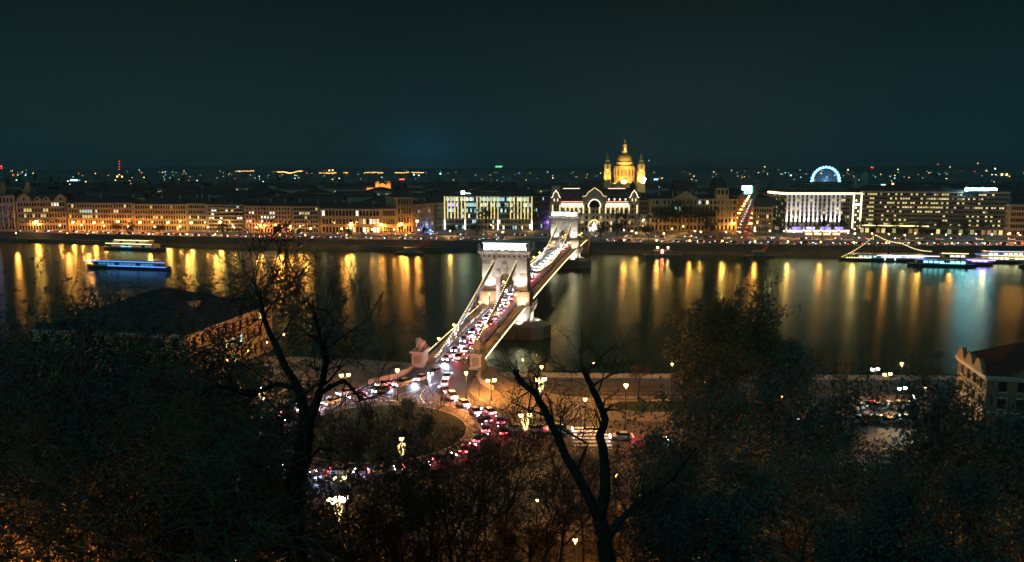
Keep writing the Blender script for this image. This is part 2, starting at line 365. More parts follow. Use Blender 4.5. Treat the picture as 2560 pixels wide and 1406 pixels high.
# chains
def chain_z(s):
    if s <= S1: k = s / S1; zt = 28.0; return dz(0) + .6 + (zt - dz(0) - .6) * (k ** 1.22)
    if s >= S2: k = (SE - s) / (SE - S2); return dz(SE) + .6 + (28. - dz(SE) - .6) * (max(0, k) ** 1.22)
    k = (s - (S1 + S2) / 2) / ((S2 - S1) / 2); return 14.6 + 13.4 * k * k
BEAD = emis('bead_light', (1, .84, .36), 4)
LED = emis('led_strip', (1, .80, .34), 2.2, 'AUTO')
CHAINM = mat('chain_iron', (.16, .16, .12), .5, .2, 1, metal=.2)
for sg in (-1, 1):
    for lo, hi in ((1.5, S1 - 4), (S1 + 4, S2 - 4), (S2 + 4, SE - 1.5)):
        N = int((hi - lo) / 3.6); ch = MB(); bd = MB(); hg = MB()
        pts = [lo + (hi - lo) * k / N for k in range(N + 1)]
        for off in (0, -1.05):
            for s0, s1 in zip(pts, pts[1:]):
                z0, z1 = chain_z(s0) + off, chain_z(s1) + off
                for dx_ in (-.22, .08):
                    x = sg * 4.1 + dx_
                    ch.loft([[(x, s0 - .1, z0 - .22), (x + .14, s0 - .1, z0 - .22), (x + .14, s0 - .1, z0 + .22), (x, s0 - .1, z0 + .22)], [(x, s1 + .1, z1 - .22), (x + .14, s1 + .1, z1 - .22), (x + .14, s1 + .1, z1 + .22), (x, s1 + .1, z1 + .22)]])
                ch.box(sg * 4.1 - .3, sg * 4.1 + .3, s0 - .16, s0 + .16, z0 - .3, z0 + .3)
        ch.build('chain', CHAINM, bridge)
        s = lo
        while s < hi:
            z = chain_z(s); bd.box(sg * 4.1 - .07, sg * 4.1 + .07, s - .07, s + .07, z + .42, z + .57); s += 1.7
        bd.build('chain_light_string', BEAD, bridge, kind='stuff')
        s = lo + 2
        while s < hi - 1:
            z = chain_z(s) - 1.05
            if z > dz(s) + .8: hg.tube([(sg * 4.1, s, dz(s)), (sg * 4.1, s, z)], .055, 4, False)
            s += 1.85
        hg.build('hangers', STEELG, bridge, kind='stuff')
# light strips: bright line under the right walkway edge, beads on the left railing
for lo, hi in ((4, S1 - 6), (S1 + 6, S2 - 6), (S2 + 6, SE - 4)):
    ss = [lo + (hi - lo) * k / 30 for k in range(31)]
    along(7.52, 7.68, -.75, -.5, ss).build('led_tube', LED, bridge)
    bd = MB(); s = lo
    while s < hi: bd.box(-7.6, -7.46, s - .07, s + .07, dz(s) + 1.2, dz(s) + 1.34); bd.box(-5.0, -4.86, s - .07, s + .07, dz(s) + .2, dz(s) + .34); s += 1.5
    bd.build('railing_light_string', BEAD, bridge, kind='stuff')

FLOODW = (1, .94, .84)
def tower(s0, nm):
    D = 4.2; zb = dz(s0)
    # pier in the river
    q = MB()
    def oval(hx, hy, z, tip): return [(-hx + tip, -hy, z), (hx - tip, -hy, z), (hx - tip * .35, -hy * .62, z), (hx, 0, z), (hx - tip * .35, hy * .62, z), (hx - tip, hy, z), (-hx + tip, hy, z), (-hx + tip * .35, hy * .62, z), (-hx, 0, z), (-hx + tip * .35, -hy * .62, z)]
    q.loft([oval(16.2, 7.6, -2, 6.5), oval(15.8, 7.2, 4.0, 6.5), oval(16.1, 7.5, 4.01, 6.5), oval(16.1, 7.5, 4.5, 6.5), oval(15.2, 6.8, 4.51, 6.3), oval(12.5, 6.0, 6.0, 4)])
    q.xf(Matrix.Translation((0, s0, 0))); p_ = q.build('river_pier', STONE_D, bridge)
    # coursed masonry lines: thin proud courses
    cs = MB()
    for k in range(4):
        z = .5 + k * .95; cs.loft([oval(16.24 - .02 * k, 7.64 - .03 * k, z, 6.5), oval(16.24 - .02 * k, 7.64 - .03 * k, z + .62, 6.5)])
    cs.xf(Matrix.Translation((0, s0, 0))); cs.build('stone_course', STONE_B, p_)
    q = MB(); q.box(-9.2, 9.2, s0 - 5.0, s0 + 5.0, 5.6, zb - .55); q.build('pier_stem', STONE, bridge)
    for sg in (-1, 1):      # walkway balcony round the tower, on brackets
        q = MB(); q.box(min(sg * 7.6, sg * 10.6), max(sg * 7.6, sg * 10.6), s0 - 5.6, s0 + 5.6, zb - .5, zb + .1); bl = q.build('tower_balcony', STONE, bridge)
        q = MB(); 
        for j in range(9): y = s0 - 5.4 + j * 1.35; q.box(sg * 10.3 - .12, sg * 10.3 + .12, y - .15, y + .15, zb + .1, zb + 1.0)
        q.box(sg * 10.3 - .2, sg * 10.3 + .2, s0 - 5.6, s0 + 5.6, zb + 1.0, zb + 1.2); q.build('balustrade', STONE, bl)
        for y in (s0 - 4, s0, s0 + 4):
            q = MB(); q.loft([[(sg * 9.2, y - .4, zb - 3.4), (sg * 9.2, y + .4, zb - 3.4), (sg * 9.2, y + .4, zb - .51), (sg * 9.2, y - .4, zb - .51)], [(sg * 10.3, y - .4, zb - 1.3), (sg * 10.3, y + .4, zb - 1.3), (sg * 10.3, y + .4, zb - .51), (sg * 10.3, y - .4, zb - .51)]])
            q.build('bracket', STONE, bl)
    # body with arch: profile swept through the depth, slightly battered
    AW, SP = 3.1, 19.6      # half opening, springing height
    def hw(z): return 8.35 - .028 * (z - zb)
    q = MB()
    Nn = 14
    arc = [(-AW, zb - .5), (-AW, SP)] + [(-AW * math.cos(math.pi * k / Nn), SP + AW * 1.16 * math.sin(math.pi * k / Nn)) for k in range(1, Nn)] + [(AW, SP), (AW, zb - .5)]
    ztop = 28.4
    for y in (s0 - D, s0 + D):
        i = len(q.v)
        # left leg, right leg, spandrels as quads from arc points to the outer edge
        out = []
        for (x, z) in arc:
            if z <= SP: out.append(((-1 if x < 0 else 1) * hw(z), z))
            else:
                t_ = (x + AW) / (2 * AW); out.append((-hw(ztop) + 2 * hw(ztop) * t_, ztop) if .12 < t_ < .88 else ((-1 if x < 0 else 1) * hw(ztop), ztop))
        for k in range(len(arc) - 1):
            q.quad((arc[k][0], y, arc[k][1]), (out[k][0], y, out[k][1]), (out[k + 1][0], y, out[k + 1][1]), (arc[k + 1][0], y, arc[k + 1][1]))
    for k in range(len(arc) - 1):
        q.quad((arc[k][0], s0 - D, arc[k][1]), (arc[k + 1][0], s0 - D, arc[k + 1][1]), (arc[k + 1][0], s0 + D, arc[k + 1][1]), (arc[k][0], s0 + D, arc[k][1]))
    for sg in (-1, 1):
        q.quad((sg * hw(zb), s0 - D, zb - .5), (sg * hw(zb), s0 + D, zb - .5), (sg * hw(ztop), s0 + D, ztop), (sg * hw(ztop), s0 - D, ztop))
    q.quad((-hw(ztop), s0 - D, ztop), (hw(ztop), s0 - D, ztop), (hw(ztop), s0 + D, ztop), (-hw(ztop), s0 + D, ztop))
    sh = q.build('tower_shaft', STONE, bridge)
    # plinth and its string course
    for sg in (-1, 1):
        a, b_ = sorted((sg * (AW + .02), sg * 9.0)); q = MB()
        q.box(a, b_, s0 - D - .7, s0 + D + .7, zb - .5, zb + 4.6); pl = q.build('plinth', STONE, bridge)
        q = MB()
        for k in range(4): q.box(a + .04, b_ + .03 * sg if sg > 0 else b_ - .04, s0 - D - .78, s0 + D + .78, zb + .35 + k * 1.05, zb + 1.2 + k * 1.05)
        q.build('stone_course', STONE, pl)
        q = MB(); q.bevbox(a - .1, b_ + .1, s0 - D - 1.0, s0 + D + 1.0, zb + 4.6, zb + 5.2, .12); q.build('string_course', STONE, pl)
    # voussoirs round the arch, both faces, and rusticated jambs
    for face in (-1, 1):
        y0 = s0 + face * (D + .004); y1 = s0 + face * (D + .28); ya, yb = min(y0, y1), max(y0, y1)
        for k in range(15):
            a0 = math.pi * (k + .08) / 15; a1 = math.pi * (k + .92) / 15
            r1 = 1.95 if k % 2 == 0 else 1.5
            q = MB(); ring = []
            for y in (ya, yb):
                ring.append([(-AW * math.cos(a0), y, SP + AW * 1.16 * math.sin(a0)), (-(AW + r1) * math.cos(a0), y, SP + (AW * 1.16 + r1) * math.sin(a0)), (-(AW + r1) * math.cos(a1), y, SP + (AW * 1.16 + r1) * math.sin(a1)), (-AW * math.cos(a1), y, SP + AW * 1.16 * math.sin(a1))])
            q.loft(ring); q.build('voussoir', (STONE_A, STONE_B, STONE)[(k * 5 + (face > 0)) % 3], sh)
        for sg in (-1, 1):
            for k in range(4):
                z = zb + 5.3 + k * ((SP - zb - 5.4) / 4); w = 1.9 if k % 2 else 1.5
                a, b_ = sorted((sg * AW, sg * (AW + w))); q = MB(); q.box(a, b_, ya, yb, z + .05, z + (SP - zb - 5.4) / 4 - .05); q.build('jamb_block', (STONE_B, STONE_A)[k % 2], sh)
        # coat of arms above the keystone
        q = MB(); q.lathe([(.05, 0), (1.0, .05), (.85, .3), (.05, .4)], 10); q.xf(Matrix.Translation((0, y0, SP + 6.4)) @ Matrix.Rotation(face * -math.pi / 2, 4, 'X') @ Matrix.Scale(1.15, 4, (0, 1, 0)))
        q.box(-.9, .9, ya, yb + .1, SP + 5.2, SP + 5.5); q.build('coat_of_arms', STONE, sh)
        # ashlar joints: shallow courses on the flanks
        for sg in (-1, 1):
            for k in range(7):
                z = zb + 5.4 + k * 1.55; a, b_ = sorted((sg * 5.4, sg * (hw(z + 1.5) - .05)))
                q = MB(); q.box(a, b_, s0 + face * D - .05, s0 + face * D + .05, z, z + 1.38); q.build('ashlar_course', (STONE, STONE_A, STONE_B, STONE)[(k * 3 + (sg > 0)) % 4], sh)
    q = MB()
    def rect(e, z): return [(-hw(28) - e, s0 - D - e, z), (hw(28) + e, s0 - D - e, z), (hw(28) + e, s0 + D + e, z), (-hw(28) - e, s0 + D + e, z)]
    q.loft([rect(.25, 28.1), rect(.25, 28.5), rect(.1, 28.51), rect(.3, 29.9), rect(.9, 29.95), rect(1.5, 30.9), rect(1.7, 30.95), rect(1.7, 31.2)])
    cn = q.build('cornice', STONE, bridge)
    for face in (-1, 1):
        for k in range(9):
            x = -7.2 + k * 1.8; q = MB(); q.box(x - .55, x + .55, s0 + face * (D + .55) - .35, s0 + face * (D + .55) + .35, 28.6, 29.85); cbl = q.build('corbel', STONE_A, cn)
            b2 = MB(); b2.lathe([(.36, 0), (.36, .12)], 8); b2.xf(Matrix.Translation((x, s0 + face * (D + .92), 29.2)) @ Matrix.Rotation(math.pi / 2, 4, 'X')); b2.build('roundel', IRON, cbl)
        for j in range(4):
            y = s0 - 3 + j * 2; q = MB(); q.box(face * (hw(28) + .55) - .35, face * (hw(28) + .55) + .35, y - .5, y + .5, 28.6, 29.85); q.build('corbel', STONE, cn)
    q = MB(); q.box(-7.6, 7.6, s0 - D + .3, s0 + D - .3, 31.2, 33.6); q.bevbox(-8.0, 8.0, s0 - D, s0 + D, 33.55, 34.0, .1); at = q.build('attic', WHITEP, bridge)
    for sx in (-1, 1):
        for sy in (-1, 1): q = MB(); q.lathe([(.55, 31.2), (.5, 32.6), (.7, 32.7), (.2, 33.5), (.02, 33.9)], 8, (sx * 9.0, s0 + sy * (D + .8))); q.build('corner_acroterion', STONE, cn)
    # floodlights
    fx = MB()
    for face in (-1, 1):
        for k in range(6):
            x = -7 + k * 2.8; yy = s0 + face * (D + 1.35)
            fx.box(x - .3, x + .3, yy - .15, yy + .15, 31.22, 31.5)
            spot(bridge, (x, yy, 31.65), (x, s0 + face * (D - .3), 32.7), 520, FLOODW, 120, .7, .1)
        for sg in (-1, 1):
            yy = s0 + face * (D + 3.4)
            spot(bridge, (sg * 6.4, yy, zb + 5.9), (sg * 5.2, s0 + face * D, 23), 3300, FLOODW, 100, .8, .3)
            fx.box(sg * 6.4 - .3, sg * 6.4 + .3, yy - .3, yy + .3, zb + 5.3, zb + 5.7)
            fx.tube([(sg * 6.4, yy, zb + 5.4), (sg * 6.4, s0 + face * (D + .9), zb + 4.9)], .08, 4)
            spot(bridge, (sg * 6.8, s0 + face * (D + 3.2), zb + 1.0), (sg * 6, s0 + face * D, zb + 2.8), 800, (1, .85, .5), 120, .7, .3)
            fx.box(sg * 6.8 - .2, sg * 6.8 + .2, s0 + face * (D + 3.2) - .2, s0 + face * (D + 3.2) + .2, zb + .3, zb + .8)
    for sg in (-1, 1):
        spot(bridge, (sg * 13.0, s0, 6.6), (sg * 9.2, s0, 8.2), 1500, FLOODW, 140, .7, .3); fx.box(sg * 13.3 - .3, sg * 13.3 + .3, s0 - .3, s0 + .3, 5.6, 6.4)
        for fy in (-1, 1): spot(bridge, (sg * 6, s0 + fy * 7.2, 5.6), (sg * 5, s0 + fy * 5, 8.4), 1300, FLOODW, 140, .7, .3); fx.box(sg * 6 - .3, sg * 6 + .3, s0 + fy * 7.4 - .2, s0 + fy * 7.4 + .2, 4.8, 5.4)
    fx.build('floodlight_housing', IRON, bridge, kind='stuff')
tower(S1, 0); tower(S2, 1)
# the lamp hanging in the arch
q = MB(); q.ball((0, S1 - 2, 16.6), .55, 8); q.build('arch_lantern', emis('arch_lamp', (1, .95, .9), 30, 'AUTO'), bridge)
# abutments with the walls that curve outwards
for s0, s1 in ((-7, 4), (SE - 4, SE + 12)):
    q = MB(); q.box(-8.6, 8.6, s0, s1, -1, 9.3 if s0 < 0 else 9.6); q.build('abutment', STONE, bridge)
for sg in (-1, 1):
    q = MB(); pts = [(8.2, 1), (8.4, -4), (9.2, -9), (11, -14), (14.5, -19)]
    for (x0, y0), (x1, y1) in zip(pts, pts[1:]):
        q.loft([[(sg * x0, y0, 6), (sg * x0 + sg * .7, y0, 6), (sg * x0 + sg * .7, y0, 10.4), (sg * x0, y0, 10.4)], [(sg * x1, y1, 6), (sg * x1 + sg * .7, y1, 6), (sg * x1 + sg * .7, y1, 10.2), (sg * x1, y1, 10.2)]])
    q.build('wing_wall', STONE, bridge)
q = MB(); q.loft([[(-8.2, 0, 9.0), (8.2, 0, 9.0), (8.2, 0, 10.19), (-8.2, 0, 10.19)], [(-8.2, -12, 9.0), (8.2, -12, 9.0), (8.2, -12, 9.02), (-8.2, -12, 9.02)]]); q.build('approach_ramp', ASPHALT, bridge)
q = MB(); q.loft([[(-8.2, SE, 6.4), (8.2, SE, 6.4), (8.2, SE, 10.19), (-8.2, SE, 10.19)], [(-8.2, SE + 45, 6.4), (8.2, SE + 45, 6.4), (8.2, SE + 45, 6.53), (-8.2, SE + 45, 6.53)]]); q.build('approach_ramp', ASPHALT, bridge)

# lions on their pedestals
def lion_mesh():
    q = MB()
    def ell(c, r, rot=0.):
        i = len(q.v); q.ball((0, 0, 0), 1, 12); M = Matrix.Translation(c) @ Matrix.Rotation(rot, 4, 'X') @ Matrix.Diagonal((r[0], r[1], r[2], 1))
        q.xf(M, i)
    ell((0, 1.6, 1.0), (.85, 1.9, .85)); ell((0, 3.0, .95), (.95, 1.0, .95)); ell((0, .2, 1.25), (.9, .9, 1.1))       # body, haunch, chest
    ell((0, -.35, 2.15), (.98, .75, 1.0)); ell((0, -.75, 2.35), (.55, .55, .6)); ell((0, -1.25, 2.15), (.34, .36, .3)) # mane, skull, muzzle
    for sx in (-1, 1):
        ell((sx * .58, -.9, .3), (.26, 1.0, .28)); ell((sx * .58, -1.75, .24), (.32, .36, .24)); ell((sx * .5, -.1, .75), (.3, .45, .75))
        ell((sx * .95, 2.7, .45), (.35, .95, .45)); ell((sx * .95, 1.9, .22), (.26, .6, .22)); ell((sx * .55, -.45, 3.0), (.18, .12, .2))
        ell((sx * .2, -1.12, 2.45), (.16, .2, .12))
    for k in range(6): ell((1.0 + .1 * k, 3.6 - .35 * k, .35 + .02 * k), (.14, .3, .14))
    me = q.mesh('lion', STONE); o = bpy.data.objects.new('lion_tmp', me)
    return me
def lion(t, s, z, face, label):
    r = thing('lion_statue', label, 'statue', BW(t, s, z), -BA + (0 if face < 0 else math.pi), 'lions at the bridge ends')
    o = put('lion_body', LION, r); md = o.modifiers.new('remesh', 'REMESH'); md.mode = 'VOXEL'; md.voxel_size = .13; md.use_smooth_shade = True
    md2 = o.modifiers.new('smooth', 'SMOOTH'); md2.factor = .5; md2.iterations = 2
LION = lion_mesh()
for (s, face, wh) in ((-1.5, -1, 'near'), (SE + 1.5, 1, 'far')):
    for sg, sd in ((-1, 'left'), (1, 'right')):
        zb = 9.2 if s < 0 else 8.2
        p_ = thing('lion_pedestal', f'tall stone pedestal under the lion, {sd} side of the {wh} bridge end', 'pedestal', BW(sg * 7.6, s, zb), -BA, 'lion pedestals')
        q = MB(); q.box(-1.7, 1.7, -2.6, 3.4, -.6, .9); q.build('base_block', STONE, p_)
        q = MB(); q.box(-1.4, 1.4, -2.3, 3.1, .9, 4.2); q.build('die', STONE, p_)
        q = MB(); q.box(-.9, .9, -2.42, -2.3, 1.5, 3.6); q.build('panel', STONE_D, p_)
        q = MB(); q.bevbox(-1.85, 1.85, -2.9, 3.7, 4.2, 4.75, .1); q.build('cap', STONE, p_)
        lion(sg * 7.6, s - (.2 if face < 0 else -.6), zb + 4.74, face, f'crouching stone lion with thick mane on the {sd} pedestal at the {wh} bridge end')

# ------------------------------------------------------------------ lamps
G_OR = emis('lamp_glass_orange', ORANGE, 20, base=(.8, .6, .4)); G_AM = emis('lamp_glass_amber', AMBER, 18, base=(.8, .7, .5)); G_WH = emis('lamp_glass_white', (.85, .95, 1), 16); G_WM = emis('lamp_glass_warm', WARM, 18)
GARL = emis('garland_beads', (1, .72, .26), 2.6)
MC = {}
def cached(key, fn):
    if key not in MC: MC[key] = fn()
    return MC[key]
def post_mesh(h, arms, r0=.09, slim=False):
    def f():
        q = MB(); q.lathe([(.3, 0), (.3, .25), (.17, .5), (.13, 1.1), (r0, 1.3), (r0 * .75, h - .5), (r0 * 1.3, h - .45), (.05, h - .3)], 8)
        if arms == 1: q.tube([(0, 0, h - .4), (0, 0, h - .28)], .05, 5)
        for k in range(arms if arms > 1 else 0):
            a = 2 * math.pi * k / arms
            x, y = .75 * math.cos(a), .75 * math.sin(a)
            q.tube([(0, 0, h - .9), (x * .5, y * .5, h - .75), (x, y, h - .7), (x, y, h - .5)], .045, 5)
        return q.mesh('post', IRON, True)
    return cached(('post', h, arms, r0), f)
def head_mesh(r, m): return cached(('head', r, m.name), lambda: MB().ball((0, 0, 0), r, 10).mesh('lamp_globe', m, True))
def cap_mesh(r): return cached(('cap', r), lambda: MB().lathe([(r * .9, r * .62), (r * .95, r * .72), (r * .4, r * 1.15), (.02, r * 1.5)], 8).mesh('cap', IRON))
def garland_mesh(L):
    def f():
        q = MB()
        for k in range(7):
            a = 2 * math.pi * k / 7
            for j in range(12):
                t_ = j / 11; r = .75 * (1 - t_) ** .75 * (.55 + .45 * min(1, t_ * 4)) + .04
                c = (r * math.cos(a + t_), r * math.sin(a + t_), -t_ * L); s = .05
                q.box(c[0] - s, c[0] + s, c[1] - s, c[1] + s, c[2] - s, c[2] + s)
        return q.mesh('garland', GARL)
    return cached(('garl', L), f)
def lamp(head, label, group, gz, zh, glass=G_OR, w=1500, col=ORANGE, r=.32, arms=1, garl=0, name='street_lamp', rz=0., light=True):
    h = round((zh - gz) * 2) / 2
    o = thing(name, label, 'street lamp', (head.x, head.y, zh - h), rz, group)
    put('post', post_mesh(h, arms), o)
    pts = [(0, 0, h)] if arms == 1 else [(.75 * math.cos(2 * math.pi * k / arms), .75 * math.sin(2 * math.pi * k / arms), h - .25) for k in range(arms)]
    for p in pts:
        g = put('lamp_globe', head_mesh(r, glass), o, p); put('cap', cap_mesh(r), g)
    if light: point(o, (0, 0, h - r - .15 if arms > 1 else h - r - .12) if arms > 1 else (.0, -.25, h - r - .12), w, col, .12)
    if garl: put('garland', garland_mesh(garl), o, (0, 0, h - .9))
    return o
# bridge lamps: on the parapets, both sides
k = 0
for s in (7, 24, 42, 60, 76, 104, 124, 145, 166, 187, 208, 229, 250, 270, 300, 318, 336, 354):
    for sg, sd in ((-1, 'left'), (1, 'right')):
        i = [7, 24, 42, 60, 76, 104, 124, 145, 166, 187, 208, 229, 250, 270, 300, 318, 336, 354].index(s)
        lamp(BW(sg * 4.75, s, 0), f'orange globe lamp on the {sd} bridge parapet, {ORD[i]} from the near end', 'lamps along the bridge parapets', dz(s) + .2, dz(s) + 4.7, G_OR, 420 if i < 6 else 330, ORANGE, .34, name='bridge_lamp')
# far embankment: suspended-type tall lamps close to the facades, then smaller quay lamps
big = [(90, 554), (182, 556), (235, 557), (295, 554), (350, 556), (420, 556), (478, 557), (550, 555), (650, 563), (688, 563), (725, 565), (878, 559), (952, 561), (1003, 560), (1043, 553)]
def fy(u): return P(u, 577.5 + (max(u, 172) - 172) * .0098, ZF).y
for i, (u, v) in enumerate(big): hd = A(u, v, fy(u) - 4.5); lamp(hd, f'tall bright orange lamp before the far left facades, {ORD[i]} from left', 'tall lamps before the far left facades', ZF, hd.z, G_AM if i in (0, 5, 6, 7, 11) else G_OR, 3300, AMBER if i in (0, 5, 6, 7, 11) else ORANGE, .95)
sm = [(97, 560), (150, 563), (204, 563), (260, 565), (320, 566), (387, 567), (450, 566), (520, 568), (585, 568), (640, 568), (704, 567), (750, 566), (777, 571), (854, 572), (930, 574), (985, 574), (1047, 575)]
for i, (u, v) in enumerate(sm): hd = A(u, v, fy(u) - 12); lamp(hd, f'smaller orange quay lamp on far left embankment, {ORD[i]} from left', 'small lamps on far left embankment', ZF, hd.z, G_OR, 1200, ORANGE, .6)
# row of lamps added only to light the far quay road and the water
for i in range(10):
    u = 40 + i * 105 + 31 * math.sin(i * 2.3); q_ = P(u, 583 + i * .6, 11.5)
    lamp(q_, f'added quay road lamp left of the bridge on far bank, {ORD[i]} from left', 'added quay road lamps left of bridge', ZF, 11.5, G_OR, 3200, ORANGE, .25)
for i, (u, v) in enumerate([(1167, 541), (1230, 545), (1323, 543), (1515, 545), (1607, 549), (1708, 545)]):
    lamp(P(u, v, 17.0), f'tall park lamp with glowing garland near the far bridgehead, {ORD[i]} from left', 'tall garlanded park lamps', ZF, 17., G_WM, 1800, WARM, .42, 3, 1.6)
for i, (u, v) in enumerate([(1228, 563), (1325, 563), (1515, 563), (1607, 566), (1708, 566), (1560, 575), (1125, 577), (1258, 580), (1580, 578), (1680, 572), (1737, 578), (1752, 580), (1815, 580), (1590, 583), (1660, 584), (1850, 580), (1888, 578)]):
    lamp(P(u, v, 11.8), f'amber park lamp in the square beyond the bridge, {ORD[i]} in the row listed from left', 'amber lamps in the far square', ZF, 11.8, G_AM, 1500, AMBER, .42)
rt = [(1925, 577), (1960, 578), (1985, 580), (2040, 581), (2075, 580), (2120, 582), (2137, 584), (2180, 584), (2222, 585), (2262, 588), (2288, 584), (2330, 586), (2365, 587), (2400, 586), (2440, 585), (2480, 586), (2520, 585), (2550, 588)]
for i, (u, v) in enumerate(rt): lamp(P(u, v, 11.5), f'warm promenade lamp below the far right hotels, {ORD[i]} from left', 'promenade lamps below the hotels', ZF, 11.5, G_OR if i % 3 else G_WM, 1300 if i != 8 else 3000, ORANGE if i % 3 else WARM, .4)
for i in range(12):
    lamp(P(1560 + i * 82, 600 + i * .8, 11.0), f'slim quay road lamp right of the bridge on far bank, {ORD[i]} from left', 'slim quay road lamps right of bridge', ZF, 11., G_AM if i % 2 else G_OR, 1600, AMBER if i % 2 else ORANGE, .35)
# avenue running away from the river
def AV(s, t): return Vector((190.6 + .301 * s + .954 * t, 660 + .954 * s - .301 * t, 0))
for i in range(10):
    for sd, t_ in (('left', -7.5), ('right', 6.5)):
        lamp(AV(12 + i * 78, t_), f'bright lamp on the {sd} side of the far avenue, {ORD[i]} from the river', 'lamps lining the far avenue', ZF, 14., G_OR, 5200, ORANGE if sd == 'left' else (1, .26, .06), .6, 2)
# near square
near = [
 ((843, 1242), 18, 'G_WM', 4500, WARM, .55, 2, 2.6, 'brightest garlanded lamp at the front of the roundabout'),
 ((848, 1190), 16, 'G_AM', 900, AMBER, .3, 2, 0, 'double lamp just behind the brightest lamp by the roundabout'),
 ((1004, 1097), 17, 'G_AM', 1300, AMBER, .32, 1, 2.0, 'garlanded lamp standing alone at the front edge of the roundabout lawn'),
 ((1313, 1034), 18, 'G_AM', 1500, AMBER, .34, 2, 2.2, 'garlanded double lamp right of the roundabout'),
 ((1352, 945), 18, 'G_AM', 2600, AMBER, .42, 2, 2.2, 'large double lamp with garland by the river right of the bridge'),
 ((1354, 917), 17, 'G_AM', 500, AMBER, .3, 1, 0, 'single lamp rising behind the large double lamp by the river'),
 ((1565, 963), 18, 'G_OR', 1500, ORANGE, .36, 1, 0, 'tall grey pole lamp at the middle of the lit quay'),
 ((1463, 998), 15, 'G_OR', 800, ORANGE, .3, 1, 0, 'small globe lamp left of the tall grey pole lamp'),
 ((1603, 1240), 17, 'G_OR', 700, ORANGE, .26, 1, 0, 'orange lamp shining beside the right limb of the forked tree'),
 ((1438, 1350), 15, 'G_OR', 700, ORANGE, .24, 1, 0, 'orange lamp low at the bottom centre left of the forked trunk'),
 ((1343, 1250), 14, 'G_OR', 350, ORANGE, .18, 1, 0, 'small orange lamp among branches at bottom centre'),
 ((1540, 1187), 14, 'G_OR', 350, ORANGE, .18, 1, 0, 'tiny orange lamp right of the central bare limb'),
 ((600, 970), 16, 'G_OR', 900, ORANGE, .26, 1, 0, 'orange lamp in front of the left riverside house'),
 ((700, 885), 17, 'G_OR', 900, ORANGE, .24, 1, 0, 'orange lamp at the right end of the left riverside house'),
 ((655, 970), 16, 'G_WM', 900, WARM, .32, 3, 1.8, 'garlanded lamp cluster left of the roundabout'),
 ((862, 935), 16, 'G_OR', 1300, ORANGE, .36, 2, 0, 'double orange lamp on the quay left of the bridge'),
 ((993, 925), 16, 'G_OR', 1300, ORANGE, .36, 1, 0, 'orange lamp nearest the left lion pedestal'),
 ((1228, 948), 14, 'G_OR', 1500, ORANGE, .38, 2, 0, 'double orange lamp on the quay just right of the bridge wing wall'),
 ((1165, 932), 15, 'G_OR', 900, ORANGE, .32, 1, 0, 'globe lamp at the foot of the right lion pedestal'),
 ((615, 1082), 16, 'G_AM', 1000, AMBER, .28, 1, 1.8, 'amber lamp at the left edge of the roundabout road'),
 ((1958, 990), 16, 'G_OR', 600, ORANGE, .28, 1, 0, 'orange lamp glowing through the dark trees right of centre'),
 ((2188, 920), 17, 'G_WH', 900, COOL, .3, 2, 0, 'double white lamp by the car park on the right'),
 ((2219, 933), 16, 'G_OR', 1300, ORANGE, .3, 2, 0, 'double orange lamp behind the white car park lamp'),
 ((2255, 910), 18, 'G_AM', 900, AMBER, .3, 1, 0, 'tall amber lamp at the right of the car park'),
 ((2256, 968), 15, 'G_WH', 1500, (.7, 1, .85), .3, 2, 0, 'low double white lamp at the car park edge'),
 ((2286, 990), 14, 'G_WH', 700, (.7, 1, .85), .26, 1, 0, 'single white lamp nearest the ornate house'),
 ((1767, 950), 15, 'G_OR', 1300, ORANGE, .3, 2, 0, 'double orange lamp on the quay beside the tall leafy tree'),
 ((1998, 1048), 14, 'G_WH', 250, COOL, .2, 1, 0, 'small white lamp among dark trees left of the car park'),
 ((1485, 908), 16, 'G_OR', 300, ORANGE, .2, 1, 0, 'slim distant lamp on river edge above the small globe lamp'),
 ((1680, 910), 16, 'G_OR', 300, ORANGE, .2, 1, 0, 'slim lamp on river edge left of the tall leafy tree'),
 ((1307, 899), 16, 'G_OR', 200, ORANGE, .16, 1, 0, 'very slim lamp on river edge nearest the bridge'),
]
for (u, v), zh, g, w, c, r, arms, gl, lb in near:
    gm = {'G_OR': G_OR, 'G_AM': G_AM, 'G_WM': G_WM, 'G_WH': G_WH}[g]
    hd = P(u, v, zh)
    gz = ZQ if hd.y > 176 and hd.x > 0 else (ZN if hd.y > 105 else hill(hd.y))
    lamp(hd, lb, 'lamps around the near square', gz, zh, gm, w * (1.6 if hd.x < -48 else 8. if (hd.y > 172 or (hd.x > 60 and hd.y > 155)) and c is ORANGE else 5. if hd.y > 172 and hd.x < 60 else 1.1 if hd.x < 60 else 1.0), c, r * 1.15, arms, gl, rz=.3)
for (u, v, Y, lb) in ((585, 1404, 80, 'orange path lamp at the bottom edge left of centre'), (1705, 1404, 72, 'orange path lamp at the bottom edge right of centre'), (75, 1432, 30, 'orange path lamp below the bottom left leaves'), (2230, 1440, 62, 'orange path lamp below the bottom right shrubs')):
    hd = A(u, v, Y); lamp(hd, lb, 'lamps on the hillside path', hill(Y), hd.z, G_OR, 3000 if Y > 40 else 700, (1, .36, .09), .2)

